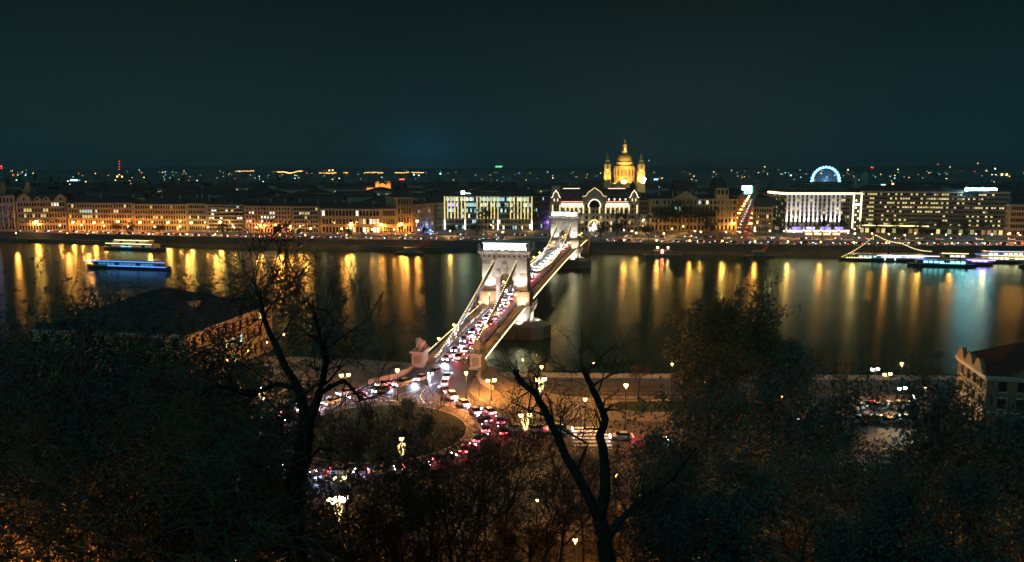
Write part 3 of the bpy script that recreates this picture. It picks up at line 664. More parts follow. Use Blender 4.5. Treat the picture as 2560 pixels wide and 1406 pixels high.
# ------------------------------------------------------------------ buildings
LITS = [emis('lit_window_warm', (1, .70, .30), .7), emis('lit_window_yellow', (.95, .80, .26), .5), emis('lit_window_cool', (.5, .95, .95), .55), emis('lit_window_white', (1, .92, .72), 1.0), emis('lit_window_dim', (1, .6, .25), .14)]
def pane_mesh(m):
    def f():
        q = MB()
        for x0, x1 in ((-.5, -.04), (.04, .5)):
            for z0, z1 in ((-.5, .1), (.16, .5)): q.box(x0, x1, -.06, 0, z0, z1)
        return q.mesh('lit_window', m)
    return cached(('pane', m.name), f)
def facade(mw, mg, mt, O, dx, W, rows, bays, ww, rec=.35, edge=1.2, sill=True):
    """wall with recessed openings. O start (x,y), dx unit along; outward normal is dx turned clockwise."""
    nx, ny = dx[1], -dx[0]; out = []
    def T(a, z, d=0.): return (O[0] + dx[0] * a - nx * d, O[1] + dx[1] * a - ny * d, z)
    cw = (W - 2 * edge) / bays
    for r_, (zb, zt, wb, wt) in enumerate(rows):
        mw.quad(T(0, zb), T(W, zb), T(W, wb), T(0, wb)); mw.quad(T(0, wt), T(W, wt), T(W, zt), T(0, zt))
        prev = 0
        for b_ in range(bays):
            c = edge + cw * (b_ + .5); w2 = min(ww, cw * .8) / 2
            mw.quad(T(prev, wb), T(c - w2, wb), T(c - w2, wt), T(prev, wt)); prev = c + w2
            mw.quad(T(c - w2, wb), T(c + w2, wb), T(c + w2, wb, rec), T(c - w2, wb, rec)); mw.quad(T(c - w2, wt, rec), T(c + w2, wt, rec), T(c + w2, wt), T(c - w2, wt))
            mw.quad(T(c - w2, wb, rec), T(c - w2, wt, rec), T(c - w2, wt), T(c - w2, wb)); mw.quad(T(c + w2, wb), T(c + w2, wt), T(c + w2, wt, rec), T(c + w2, wb, rec))
            mg.quad(T(c - w2, wb, rec), T(c + w2, wb, rec), T(c + w2, wt, rec), T(c - w2, wt, rec))
            if sill:
                i = len(mt.v); mt.box(c - w2 - .15, c + w2 + .15, -.22, -.004, wb - .2, wb - .02); mt.box(c - w2 - .15, c + w2 + .15, -.25, -.004, wt + .15, wt + .4)
                for k in range(i, len(mt.v)): x, y, z = mt.v[k]; mt.v[k] = T(x, z, y)
            out.append((r_, b_, T(c, (wb + wt) / 2, rec - .08), w2 * 2 - .1, wt - wb - .1))
        mw.quad(T(prev, wb), T(W, wb), T(W, wt), T(prev, wt))
    return out
def storeys(z0, H, n, ground=1.25, wf=.58):
    fh = H / (n - 1 + ground); rows = []; z = z0
    for k in range(n):
        h = fh * (ground if k == 0 else 1); rows.append((z, z + h, z + h * .22, z + h * (.22 + wf))); z += h
    return rows
def roof_mesh(kind, W, D, z, h, e=.5):
    q = MB()
    if kind == 'hip':
        i = min(D / 2, W / 2) * .98
        q.loft([[(-e, -e, z), (W + e, -e, z), (W + e, D + e, z), (-e, D + e, z)], [(i, D / 2 - .1, z + h), (W - i, D / 2 - .1, z + h), (W - i, D / 2 + .1, z + h), (i, D / 2 + .1, z + h)]])
    elif kind == 'mansard':
        q.loft([[(0, 0, z), (W, 0, z), (W, D, z), (0, D, z)], [(1.6, 1.6, z + h * .8), (W - 1.6, 1.6, z + h * .8), (W - 1.6, D - 1.6, z + h * .8), (1.6, D - 1.6, z + h * .8)], [(5, 5, z + h), (W - 5, 5, z + h), (W - 5, D - 5, z + h), (5, D - 5, z + h)]])
    elif kind == 'gable':
        q.loft([[(-e, -e, z), (-e, D + e, z), (-e, D / 2, z + h)], [(W + e, -e, z), (W + e, D + e, z), (W + e, D / 2, z + h)]])
    else:
        q.box(0, W, 0, D, z, z + .35)
        for a in ((0, W, 0, .4), (0, W, D - .4, D), (0, .4, .41, D - .41), (W - .4, W, .41, D - .41)): q.box(a[0], a[1], a[2], a[3], z + .351, z + .35 + h)
    return q
def building(name, label, p0, p1, H, D, floors, bays, wall, roof='hip', rh=5., roofm=SLATE, lit=.05, litm=(0, 1), ww=1.4, sides=(1, 1), group=None, chim=3, ground=1.25, wf=.58, explicit=(), z0=ZF, cat='building', band=True):
    p0 = Vector(p0); p1 = Vector(p1); d = (p1 - p0); d.z = 0; W = d.length; rz = math.atan2(d.y, d.x)
    r = thing(name, label, cat, (p0.x, p0.y, z0), rz, group)
    mw, mg, mt = MB(), MB(), MB(); rows = storeys(0, H, floors, ground, wf)
    wins = [w + (0.,) for w in facade(mw, mg, mt, (0, 0), (1, 0), W, rows, bays, ww)]
    sb = max(2, int(bays * D / W))
    if sides[1]: wins += [w + (math.pi / 2,) for w in facade(mw, mg, mt, (W, 0), (0, 1), D, rows, sb, ww)]
    else: mw.quad((W, 0, 0), (W, D, 0), (W, D, H), (W, 0, H))
    if sides[0]: wins += [w + (-math.pi / 2,) for w in facade(mw, mg, mt, (0, D), (0, -1), D, rows, sb, ww)]
    else: mw.quad((0, D, 0), (0, 0, 0), (0, 0, H), (0, D, H))
    mw.quad((W, D, 0), (0, D, 0), (0, D, H), (W, D, H))
    mw.build('wall', wall, r); mg.build('dark_windows', GLASS, r, kind='stuff'); mt.build('window_trim', TRIM, r, kind='stuff')
    if band:
        q = MB()
        q.box(-.5, W + .5, -.6, D + .5, H - .01, H + .5); q.box(-.25, W + .25, -.3, D + .25, H - .5, H - .011); q.box(-.15, W + .15, -.18, D + .15, rows[0][1] - .2, rows[0][1] + .2)
        q.build('cornice', TRIM, r)
    top = H + (.5 if band else 0)
    rf = roof_mesh(roof, W, D, top, rh).build('roof', roofm, r)
    rnd = random.Random(name + label)
    for k in range(chim):
        x = W * (k + .3 + .4 * rnd.random()) / chim; q = MB(); yy = D * rnd.choice((.35, .6)); q.box(x - .6, x + .6, yy - .5, yy + .5, top + rh * .3, top + rh + 1.2); q.box(x - .75, x + .75, yy - .65, yy + .65, top + rh + 1.2, top + rh + 1.45); q.build('chimney', W_GREY, rf)
    ex = {(a, b_): c for a, b_, c in explicit}; cnt = 0
    for (r_, b_, c, w, h, rot) in wins:
        k = ex.get((r_, b_)) if rot == 0 else None
        if k is None and rnd.random() < lit: k = rnd.choice(litm)
        if k is not None and cnt < 290: put('lit_window', pane_mesh(LITS[k]), r, c, rot, (w, 1, h)); cnt += 1
    r['W'] = W
    return r, W, top
def bpix(u0, v0, u1, v1, vt, z=ZF):
    a = P(u0, v0, z); b_ = P(u1, v1, z); um = (u0 + u1) / 2; Ym = (a.y + b_.y) / 2
    return a, b_, A(um, vt, Ym).z - z
def B(name, label, u0, v0, u1, v1, vt, D, floors, bays, wall, **k):
    a, b_, H = bpix(u0, v0, u1, v1, vt); return building(name, label, a, b_, H, D, floors, bays, wall, **k)

r, W, H = B('columned_palace', 'columned palace with twin small towers at the far left edge', -70, 581, 43, 579, 491, 30, 4, 12, W_OCHRE, roof='flat', rh=1, lit=.02, chim=0)
for k in range(9):
    q = MB(); q.lathe([(.75, 4), (.62, 20), (.85, 20.5)], 8, (W - 34 + k * 4.1, -.9)); q.build('column', W_OCHRE, r)
for x in (W - 11, W + 8):
    q = MB(); q.box(x - 2.2, x + 2.2, 8, 12.4, H, H + 6.5); q.lathe([(2.6, H + 6.5), (2.6, H + 7.2), (1.8, H + 7.3), (1.8, H + 9.6), (2.1, H + 9.8), (.1, H + 11.5)], 8, (x, 10.2)); q.build('turret', W_OCHRE, r)
q = MB(); q.lathe([(5, H), (5, H + 2), (4.5, H + 3.2), (2.8, H + 4.6), (.1, H + 5.2)], 14, (W - 2, 12)); q.build('dome', TILE, r)
r, W, H = B('gabled_house', 'tall gabled apartment house right of the columned palace', 45, 579, 170, 577, 505, 24, 5, 17, W_CREAM, rh=7, roof='mansard', lit=.02, litm=(1,), chim=2, explicit=[(3, 2, 1), (3, 3, 1), (3, 4, 1), (3, 9, 1), (3, 10, 1), (2, 8, 1), (2, 9, 1), (4, 13, 3), (4, 14, 3), (4, 12, 1)])
for fx, w, hh in ((.17, 5.5, 6.8), (.44, 3, 4.2), (.61, 3, 4.2), (.90, 5, 6)):
    x = W * fx; q = MB(); q.loft([[(x - w, -.35, H), (x + w, -.35, H), (x + w * .85, -.35, H + hh * .45), (x + w * .3, -.35, H + hh * .8), (x, -.35, H + hh), (x - w * .3, -.35, H + hh * .8), (x - w * .85, -.35, H + hh * .45)], [(x - w, 3.5, H), (x + w, 3.5, H), (x + w * .85, 3.5, H + hh * .45), (x + w * .3, 3.5, H + hh * .8), (x, 3.5, H + hh), (x - w * .3, 3.5, H + hh * .8), (x - w * .85, 3.5, H + hh * .45)]]); g = q.build('gable', W_CREAM, r)
    q = MB(); q.box(x - .7, x + .7, -.45, -.36, H + .8, H + 2.8); q.build('gable_window', GLASS, g)
for k in range(5):
    q = MB(); x = W * (.1 + .2 * k); q.box(x - 2.2, x + 2.2, -1.3, -.004, 8.6, 9.7); q.build('balcony', TRIM, r)
B('long_palace', 'plain long palace with two rows of lit windows above orange lamps', 172, 577.5, 336, 578, 509, 26, 5, 24, W_CREAM, rh=6, lit=.012, explicit=[(3, b_, 2) for b_ in (5, 6, 7, 8, 10)] + [(2, b_, 1) for b_ in (0, 5, 6, 7, 8, 10)] + [(3, 17, 0), (3, 18, 0), (1, 17, 4), (1, 18, 4)])
B('long_palace', 'plain long palace with a few dim windows, third block left of modern flats', 337, 578, 470, 579, 512, 26, 5, 20, W_CREAM, rh=6, lit=.02, explicit=[(2, 7, 1), (2, 8, 1), (2, 10, 1), (4, 14, 4)])
B('narrow_palace', 'narrow dark-windowed palace wedged left of the modern flats', 471, 579, 519, 580, 511, 26, 5, 8, W_GREY, rh=6, lit=.02)
r, W, H = B('modern_flats', 'flat roofed modern apartment block with horizontal balcony bands', 520, 580, 611, 581, 514, 22, 7, 12, W_GREY, rh=.9, roof='flat', lit=.12, litm=(0, 3, 2), ww=2.6, chim=1)
for k in range(1, 7):
    q = MB(); q.box(.5, W - .5, -1.2, -.004, k * (H - .5) / 7 + .6, k * (H - .5) / 7 + 1.5); q.build('balcony_band', TRIM, r)
B('rose_palace', 'brightly lit rose coloured palace with many small windows', 613, 582, 730, 584, 517, 24, 6, 15, W_PINK, rh=4, lit=.03, litm=(3,), explicit=[(4, 8, 3), (4, 9, 3), (3, 5, 3), (3, 6, 3), (3, 7, 3), (3, 8, 3), (3, 9, 3), (2, 0, 0), (4, 1, 3), (4, 2, 3), (2, 1, 3)])
B('corner_palace', 'green grey palace in shade just right of the rose palace', 732, 584.5, 800, 584, 518, 24, 6, 9, W_GREY, rh=4, lit=.04, litm=(1, 0), explicit=[(4, 3, 1), (4, 4, 1), (4, 5, 1), (3, 4, 1)])
B('long_dark_palace', 'long dark three-storey palace with tall arched windows left of the academy', 802, 585, 953, 586, 524, 26, 3, 17, W_OCHRE, rh=5, lit=.02, ww=2.0, litm=(3,), explicit=[(0, 8, 3), (0, 9, 0), (0, 12, 3), (0, 13, 1), (0, 15, 3), (0, 16, 3), (1, 11, 4), (1, 12, 0), (1, 14, 3), (1, 15, 0), (1, 16, 0)], wf=.62, ground=1.)
# the academy: low curved wing, tall colonnaded block
r, W, H = B('academy_wing', 'glowing yellow curved corner wing beside the colonnaded academy', 955, 586, 991, 586.5, 524, 24, 3, 6, W_OCHRE, rh=2, roof='flat', lit=.0, wf=.6, ground=1., chim=0)
for k in range(3): spot(r, (1.5 + k * 4.2, -3.4, .6), (1.5 + k * 4.2, 0, 8), 1800, AMBER, 110, .7)
r, W, H = B('academy', 'tall floodlit academy palace with a colonnade under its roof', 992, 586.5, 1033, 585, 495, 30, 4, 5, W_OCHRE, rh=3, roof='hip', lit=.0, wf=.62, ground=1.1, chim=0, litm=(0,))
for k in range(6):
    x = 1.0 + (W - 2) * k / 5
    for z0_, z1_ in ((H * .735, H * .965), (H * .28, H * .5)):
        q = MB(); q.lathe([(.65, z0_), (.5, z0_ + .4), (.42, z1_ - .5), (.62, z1_)], 8, (x, -.75)); q.build('column', W_OCHRE, r)
    spot(r, (x, -1.25, H * .742), (x, -.6, H * .95), 420, WARM, 70, .6, .05)
q = MB(); q.box(-.3, W + .3, -1.5, -.61, H * .715, H * .735); q.box(-.3, W + .3, -1.2, -.61, H * .265, H * .28); q.build('colonnade_ledge', TRIM, r)
for k in range(3): spot(r, (2 + k * 5.5, -3.6, .6), (2 + k * 5.5, 0, 10), 1500, AMBER, 100, .7)
B('pale_corner_house', 'pale six-storey corner house right of the academy', 1036, 584, 1086, 578, 511, 22, 6, 7, W_CREAM, rh=3, lit=.04, sides=(0, 1), explicit=[(4, 5, 1), (4, 2, 4)])
r, W, H = B('shaded_annex', 'teal shaded annex between corner house and striped office block', 1087, 577, 1110, 575, 510, 30, 6, 5, W_TEAL, rh=1, roof='flat', lit=.03, litm=(2,), chim=0)
# office block with vertical light strips
r, W, H = B('striped_office_block', 'modern office block hung with vertical strips of yellow lights', 1112, 575, 1331, 577, 492, 30, 6, 42, W_TEAL, rh=1, roof='flat', lit=.03, litm=(2,), chim=0, ww=2.0, wf=.62, ground=1.)
STRIPY = emis('strip_yellow', (1, .74, .18), .75); STRIPW = emis('strip_white', (1, .88, .72), 1.6)
rnd = random.Random(5)
for i, u in enumerate((1112.5, 1120, 1129, 1138, 1146, 1155, 1164, 1194, 1202, 1211, 1220, 1229, 1237, 1246, 1277, 1286, 1295, 1303, 1312, 1320, 1329.5)):
    x = W * (u - 1112) / 219; full = i in (0, 6, 13, 20)
    q = MB(); z = H - .5
    while z > (.5 if full else H * .34):
        q.box(x - .42, x + .42, -.75, -.3, z - .62, z); z -= .8
    q.build('light_strip', STRIPY if i % 3 != 1 else emis('strip_pale', (.95, .78, .40), .6), r)
    if full: q = MB(); q.box(x - .5, x + .5, -1.0, -.76, .5, H * .3); q.build('light_strip', STRIPW, r)
    q = MB(); q.box(x - .5, x + .5, -.29, -.004, 0, H - .2); q.build('fin', STEELG, r)
rows = storeys(0, H - .5, 6, 1., .62); cw = (W - 2.4) / 42
for r_, prob in ((5, .8), (4, .6), (3, .5), (2, .12), (1, .08), (0, .3)):
    for b_ in range(42):
        if rnd.random() < prob: put('lit_window', pane_mesh(LITS[rnd.choice((2, 2, 2, 3))] if b_ > 5 or r_ != 4 else emis('lit_window_violet', (.35, .3, 1), 1.5)), r, (1.2 + cw * (b_ + .5), .27, (rows[r_][2] + rows[r_][3]) / 2), 0, (1.8, 1, rows[r_][3] - rows[r_][2] - .1))
sg = thing('rooftop_sign', 'white square rooftop sign with small letters above the striped office block', 'sign', r.location + Vector((r['W'] * .19, -1, H + 1.4)), 0)
MB().box(0, 3.0, 0, .4, 0, 3.0).build('sign_panel', emis('sign_white', (.9, 1, 1), 5), sg)
for k, hh in enumerate((1.6, 1.2, 1.3, .8)): q = MB(); x = 3.6 + k * 1.3; q.box(x, x + .9, 0, .3, .2, .2 + hh); q.box(x + .2, x + .7, -.02, 0, .5, .3 + hh * .5); q.build('sign_letter', emis('sign_blue', (.5, .7, 1), 1.2), sg)
tp = thing('sign_frame', 'steel frame carrying the rooftop sign on the striped office block', 'frame', sg.location - Vector((0, 0, 1.5)), 0)
q = MB()
for x in (.3, 2.7, 5, 8): q.tube([(x, .6, 0), (x, .6, 2.6)], .08, 4)
q.tube([(.3, .6, 1.5), (8.5, .6, 1.5)], .08, 4); q.build('struts', IRON, tp)
r, W, H = B('mauve_office_wing', 'mauve lit office wing stepping back right of the striped block', 1333, 576, 1374, 571, 491, 28, 6, 9, W_PURP, rh=1, roof='flat', lit=.06, litm=(2,), chim=0, ww=1.8)
point(r, (W - 3, -3, 5), 1600, (.35, .2, 1), .3)
# art nouveau palace
p0, p1, H = bpix(1378, 583, 1597, 583, 509)
r, W, H = building('gable_palace', 'ornate palace outlined with warm light strings behind the far bridge tower', p0, p1, H, 40, 5, 24, W_GREY, roof='mansard', rh=11.5, lit=.10, litm=(0, 3, 0), ww=1.5, chim=2)
GOLD = emis('gold_strip', (1, .70, .30), .9); GOLDW = emis('gold_white_strip', (1, .80, .5), 1.8); REDW = emis('red_white_glow', (1, .36, .22), 1.1)
fu = lambda u: W * (u - 1378) / 219
for u in (1381, 1399, 1413, 1424, 1434, 1445, 1457.5, 1472.5, 1498, 1513, 1525.5, 1536.5, 1547.5, 1558, 1571, 1591):
    x = fu(u); q = MB(); q.box(x - .8, x + .8, -.7, -.004, H * .28, H * .93); pl = q.build('pilaster', TRIM, r)
    q = MB(); z = H * .66
    while z < H * .92: q.box(x - .55, x + .55, -.86, -.71, z, z + .42); z += .58
    q.build('light_strip', GOLD, pl)
def gable(cx, w, h, inner):
    x = fu(cx); q = MB(); prof = [(-w, 0), (w, 0), (w, h * .42), (w * .72, h * .45), (w * .5, h * .72), (w * .22, h * .86), (0, h), (-w * .22, h * .86), (-w * .5, h * .72), (-w * .72, h * .45), (-w, h * .42)]
    q.loft([[(x + a, -.9, H + c) for a, c in prof], [(x + a, 4.5, H + c) for a, c in prof]]); g = q.build('gable', W_GREY, r)
    q = MB(); pts = [(x + a, -1.1, H + c) for a, c in prof[2:]]
    q.tube(pts, .2, 5); q.build('outline_lights', GOLD if w > 6 else GOLDW, g)
    if inner:
        q = MB(); q.tube([(x + 5.2 * math.cos(math.pi * k / 12), -1.15, H - 3.5 + 6.3 * math.sin(math.pi * k / 12)) for k in range(13)], .28, 5); q.build('arch_lights', GOLDW, g)
        q = MB(); q.poly([(x + 4.6 * math.cos(math.pi * k / 12), -.95, H - 3.4 + 5.6 * math.sin(math.pi * k / 12)) for k in range(13)]); q.build('arch_window', GLASS, g)
    else:
        for dx_ in (-1.4, 1.4): q = MB(); q.box(x + dx_ - .5, x + dx_ + .5, -1.0, -.91, H + 1.2, H + 3.6); q.build('gable_window', LITS[0], g)
gable(1485, 10, 12.5, True); gable(1389, 4.0, 10.5, False); gable(1583, 4.2, 10.5, False)
for a, b_ in ((1402, 1456), (1514, 1569)):
    q = MB(); q.box(fu(a), fu(b_), -1.1, -.61, H + .55, H + 1.1); q.build('eaves_light_line', REDW, r)
    q = MB(); n_ = 26
    for k in range(n_): x = fu(a) + (fu(b_) - fu(a)) * (k + .5) / n_; q.box(x - .28, x + .28, -1.0, -.7, H - 2.8, H - .6)
    q.build('loggia_lights', GOLDW, r)
    q = MB(); x = fu(a); pts = []
    for k in range(41): pts.append((fu(a) + (fu(b_) - fu(a)) * k / 40, -1.05, H - 3.6 + .5 * math.sin(k * 1.2)))
    q.tube(pts, .2, 4); q.build('scalloped_lights', GOLD, r)
    q = MB(); q.box(fu(a) + 2, fu(b_) - 2, 4.8, 5.1, H + 11.4, H + 11.8); q.build('ridge_lights', emis('ridge_glow', (1, .6, .42), 1.6), r)
    for k in range(4):
        x = fu(a) + (fu(b_) - fu(a)) * (k + .5) / 4; q = MB(); q.box(x - .9, x + .9, -.3, 2.4, H + 1.5, H + 4); d_ = q.build('dormer', SLATE, r); q = MB(); q.box(x - .6, x + .6, -.4, -.31, H + 2, H + 3.5); q.build('dormer_window', LITS[3] if b_ > 1500 else GLASS, d_)
q = MB(); x = fu(1582); q.lathe([(2.2, H + 8), (2.2, H + 13), (2.6, H + 13.3), (2.3, H + 15), (.8, H + 16.5), (.05, H + 18.5)], 8, (x, 6)); q.build('turret', SLATE, r)
q = MB(); x = fu(1390); q.box(x - 3.4, x + 3.4, 3, 9, H + 6, H + 14); q.build('stair_tower', W_GREY, r)
q = MB(); x = fu(1485); q.box(x - 8, x + 8, 6, 20, H + 9, H + 18); q.build('mansard_pavilion', SLATE, r)
q = MB(); x = fu(1485)
q.tube([(x + 5 * math.cos(math.pi * k / 12), -.9, 4.5 + 6.4 * math.sin(math.pi * k / 12)) for k in range(13)], .35, 5); q.build('portal_arch', GOLD, r)
q = MB(); q.lathe([(2.6, 3.0), (1.4, 6.0), (1.6, 6.1), (.1, 9.6)], 12, (x, -1.0)); 
tr_ = tag(q.build('lit_christmas_tree', emis('white_tree', (1, .92, .62), 2.4)), 'glowing white cone-shaped christmas tree in the palace portal', 'christmas tree'); tr_.location = r.location; tr_.rotation_euler = r.rotation_euler
for k in range(8): u_ = 1405 + k * 24; x = fu(u_); spot(r, (x, -2.6, 6.5), (x, 0, H * .6), 700, WARM, 100, .7, .1)
q = MB(); q.box(.5, W - .5, -2.8, -.61, 6.0, 6.4); q.build('canopy_ledge', TRIM, r)
# buildings to the right
B('dark_infill_house', 'dark narrow house in the gap right of the ornate palace', 1600, 580, 1620, 579, 503, 30, 6, 5, W_DARK, rh=4, lit=.06, litm=(2,))
r, W, H = B('bank_palace', 'broad unlit bank palace with central pediment and dark domes', 1623, 579, 1842, 579, 499, 36, 5, 22, W_OCHRE, rh=3.5, lit=.012, litm=(0, 2), explicit=[(3, 6, 2), (3, 7, 2), (4, 12, 2), (4, 14, 3)], ww=1.7)
fu = lambda u: W * (u - 1623) / 219
x0, x1, xa = fu(1680), fu(1742), fu(1711); q = MB(); q.loft([[(x0, -1.2, H), (x1, -1.2, H), (xa, -1.2, H + 6.6)], [(x0, 3, H), (x1, 3, H), (xa, 3, H + 6.6)]]); g = q.build('pediment', W_OCHRE, r)
q = MB(); q.loft([[(x0 + 2, -1.35, H + .6), (x1 - 2, -1.35, H + .6), (xa, -1.35, H + 5.4)], [(x0 + 2, -1.21, H + .6), (x1 - 2, -1.21, H + .6), (xa, -1.21, H + 5.4)]]); q.build('tympanum', W_GREY, g)
for k in range(7):
    q = MB(); q.lathe([(.8, H * .42), (.62, H * .45), (.55, H * .93), (.85, H * .97)], 8, (x0 + 1 + (x1 - x0 - 2) * k / 6, -.85)); q.build('column', W_OCHRE, r)
for u in (1790, 1797, 1806, 1814, 1822, 1630, 1650): q = MB(); q.box(fu(u) - .6, fu(u) + .6, -.7, -.004, H * .42, H * .97); q.build('pilaster', W_OCHRE, r)
for u0_, u1_, hh in ((1683, 1738, 15.5), (1784, 1822, 17)):
    x0, x1 = fu(u0_), fu(u1_); mx = (x0 + x1) / 2; w = (x1 - x0) / 2; q = MB()
    q.loft([[(mx - w * c, 8 + 9 - 9 * c, H + hh * t_), (mx + w * c, 8 + 9 - 9 * c, H + hh * t_), (mx + w * c, 17 + 9 * c, H + hh * t_), (mx - w * c, 17 + 9 * c, H + hh * t_)] for c, t_ in ((1, 0), (.98, .3), (.9, .6), (.7, .85), (.45, 1))]); q.build('dome_roof', SLATE, r)
x0, x1 = fu(1788), fu(1818); q = MB(); q.box(x0, x1, -.4, 8, H, H + 9); at = q.build('attic_pavilion', W_OCHRE, r)
for k in range(3): q = MB(); x = x0 + (x1 - x0) * (k + .5) / 3; q.box(x - .9, x + .9, -.55, -.41, H + 3.5, H + 7.5); q.build('attic_window', GLASS, at)
for u in (1682, 1694, 1728, 1740): q = MB(); q.lathe([(.6, H), (.5, H + 5), (.7, H + 5.2), (.1, H + 7.5)], 6, (fu(u), 4)); q.build('roof_statue', W_OCHRE, r)
for k in range(4): spot(r, (W - 4 - k * 6, -4, .6), (W - 4 - k * 6, 0, 9), 1500, AMBER, 110, .7)
building('avenue_corner_house', 'corner house with dark mansard right of the bright avenue', AV(6, 8), AV(6, 24), 21, 60, 4, 7, W_CREAM, rh=9, roof='mansard', lit=.08, litm=(0, 3))
for i in range(6):
    k = i % 3; s0_ = 78 + k * 130
    if i < 3: pa, pb = AV(s0_, -38), AV(s0_, -10)
    else: pa, pb = AV(s0_, 9), AV(s0_, 37)
    building('avenue_block', f'apartment block on the {("left", "right")[i // 3]} of the far avenue, {ORD[k]} back from the corner', pa, pb, 22 + i % 2, 115, 5, 7, W_CREAM, rh=5, lit=.1, litm=(0, 3), sides=(1, 1), group='blocks along the far avenue', chim=0)
q = MB(); q.quad(*[AV(s_, t_) + Vector((0, 0, ZF + .01)) for s_, t_ in ((-20, -9), (-20, 8), (950, 8), (950, -9))]); struct('avenue_road', q, ASPHALT)
sc_ = A(1868, 477, 1430); o = thing('screen_building', 'block with a large lit video screen closing the avenue', 'building', (sc_.x, 1430, ZF)); o.scale = (1.36, 1, 1)
q = MB(); q.box(-9, 12, .5, 20, 0, sc_.z - ZF + 9); q.build('wall', W_GREY, o); q = MB(); q.box(-7, 6, 0, .45, sc_.z - ZF - 5.5, sc_.z - ZF + 9); sn = q.build('screen', emis('screen', (.75, 1, 1), 2.2), o); q = MB(); q.box(-3.5, 3.2, -.1, 0, sc_.z - ZF - 6.5, sc_.z - ZF + 1); q.build('screen_picture', emis('screen_blue', (.2, .35, 1), 1.6), sn); q = MB(); q.box(6.2, 7.2, 0, .45, sc_.z - ZF - 4, sc_.z - ZF + 7); q.build('green_edge', emis('screen_green', (.2, 1, .5), .8), sn)
# hotel with white fins
p0, p1, H = bpix(1963, 583, 2124, 583, 485)
r, W, H = building('finned_hotel', 'modern hotel with white uplit vertical fins and a glowing roof edge', p0, p1, H, 46, 9, 28, W_DARK, roof='flat', rh=1, lit=.16, litm=(1, 0, 1, 4), ww=2.2, chim=0, ground=1.4, wf=.55, sides=(1, 0))
q = MB(); q.box(-.9, W + .9, -1.3, -.62, H - 1.2, H + .4); q.box(-1.4, -.62, -.6, 46, H - 1.2, H + .4); q.build('roof_edge_light', emis('roof_edge', (1, .84, .42), 1.8), r)
for k in range(13):
    x = W * (10.9 * k + .5) / 161; q = MB(); q.box(x - .6, x + .6, -1.6, -.004, 6.5 if k % 2 else .2, H - 1.4); f_ = q.build('fin', WHITEP, r)
    spot(r, (x, -3.0, 6.2), (x, -1.5, H * .55), 26000, (1, .93, .95), 34, .8, .15)
    if k % 2 == 0: spot(r, (x, -3.4, .6), (x, -1.6, 4.5), 500, (.9, .9, 1), 60, .6, .1)
q = MB(); q.box(0, W, -3.8, -.61, 5.4, 5.9); q.build('canopy', STEELG, r)
for k, c in enumerate(((.15, .1, 1), (.3, .3, 1), (.1, .1, .9), (.2, .15, 1))):
    q = MB(); q.box(W * (.1 + .22 * k), W * (.1 + .22 * k + .13), -.8, -.62, 3.2, 5.2); q.build('led_panel', emis(f'led_blue{k}', c, 1.6), r)
q = MB(); q.box(.5, W - .5, -.75, -.62, .6, 2.6); q.build('shop_glazing', emis('shop_warm', (1, .8, .5), .9), r)
r2 = thing('lit_stair_tower', 'slim stair tower framed by strips of warm light at the hotel corner', 'tower', p1 + Vector((.8, -1.5, 0)), 0)
q = MB(); q.box(0, 7.2, .4, 12, 0, H + .3); q.build('wall', W_DARK, r2)
q = MB(); q.box(0, .9, -.1, .39, 4, H + .3); q.box(6.3, 7.2, -.1, .39, 4, H + .3); q.box(.91, 6.29, -.1, .39, H - .5, H + .3); q.build('frame_lights', emis('frame_warm', (1, .8, .45), 2.2), r2)
for k in range(9):
    z = H * (.1 + .09 * k); q = MB(); x = 3.6 + (1.1 if k % 2 else -1.0); q.ball((x, .2, z), .7, 6); q.build('globe_light', emis('globe_gold', (1, .8, .4), 2.2), r2)
q = MB(); q.box(.2, 7, -.2, -.1, H * .7, H * .74); q.build('blue_sign', emis('sign_cyan', (.5, .9, 1), 3), r2)
# grid hotel
p0, p1, H = bpix(2146, 583, 2516, 590, 481)
r, W, H = building('grid_hotel', 'wide dark hotel with a grid of lit yellow rooms', p0, p1, H, 36, 9, 56, W_DARK, roof='flat', rh=1, lit=.0, ww=2.2, chim=0, ground=1.8, wf=.5)
rows = storeys(0, H - .5, 9, 1.8, .5); cw = (W - 2.4) / 56; rnd = random.Random(11); cnt = 0
for r_ in range(1, 9):
    for b_ in range(56):
        pr = .34 if r_ >= 5 else .13
        if b_ < 2: pr = .08
        if 12 < b_ < 34 and r_ in (4, 5, 6, 7, 8): pr = .62
        if b_ in (45, 46): pr = .75
        if b_ > 48: pr = .22
        if b_ in (3, 4): pr = 1
        if rnd.random() < pr and cnt < 285:
            cnt += 1; k = rnd.choice((1, 1, 0, 4, 1, 0)) if b_ not in (3, 4) else 1
            put('lit_window', pane_mesh(LITS[k]), r, (1.2 + cw * (b_ + .5), .27, (rows[r_][2] + rows[r_][3]) / 2), 0, (rnd.choice((1.9, 1.5, 1.1)), 1, rows[r_][3] - rows[r_][2] - .5))
for k in range(1, 9): q = MB(); q.box(.2, W - .2, -.5, -.26, rows[k][0] - .25, rows[k][0] + .25); q.build('floor_band', W_DARK, r)
q = MB(); q.box(0, W * .47, -6, -5.6, 6.6, 7.1); q.build('terrace_garland', emis('garland_yellow', (1, .9, .3), 2.4), r)
q = MB(); q.box(0, W * .47, -6.0, -.61, 6.0, 6.5); q.build('terrace_roof', STEELG, r)
for k in range(26):
    q = MB(); x = W * (.01 + k * .0375); q.box(x, x + W * .024, -.7, -.31, .6, 4.2); q.build('shop_window', rnd.choice((emis('shop_amber', (1, .75, .4), .3), LITS[1], LITS[4], LITS[4], GLASS, GLASS, emis('shop_rose', (1, .55, .35), .16), emis('shop_lime', (.8, 1, .4), .16))), r)
sp_ = A(2416, 474, p1.y + 4); o = thing('rooftop_sign', 'long blue white rooftop sign on the grid hotel', 'sign', sp_)
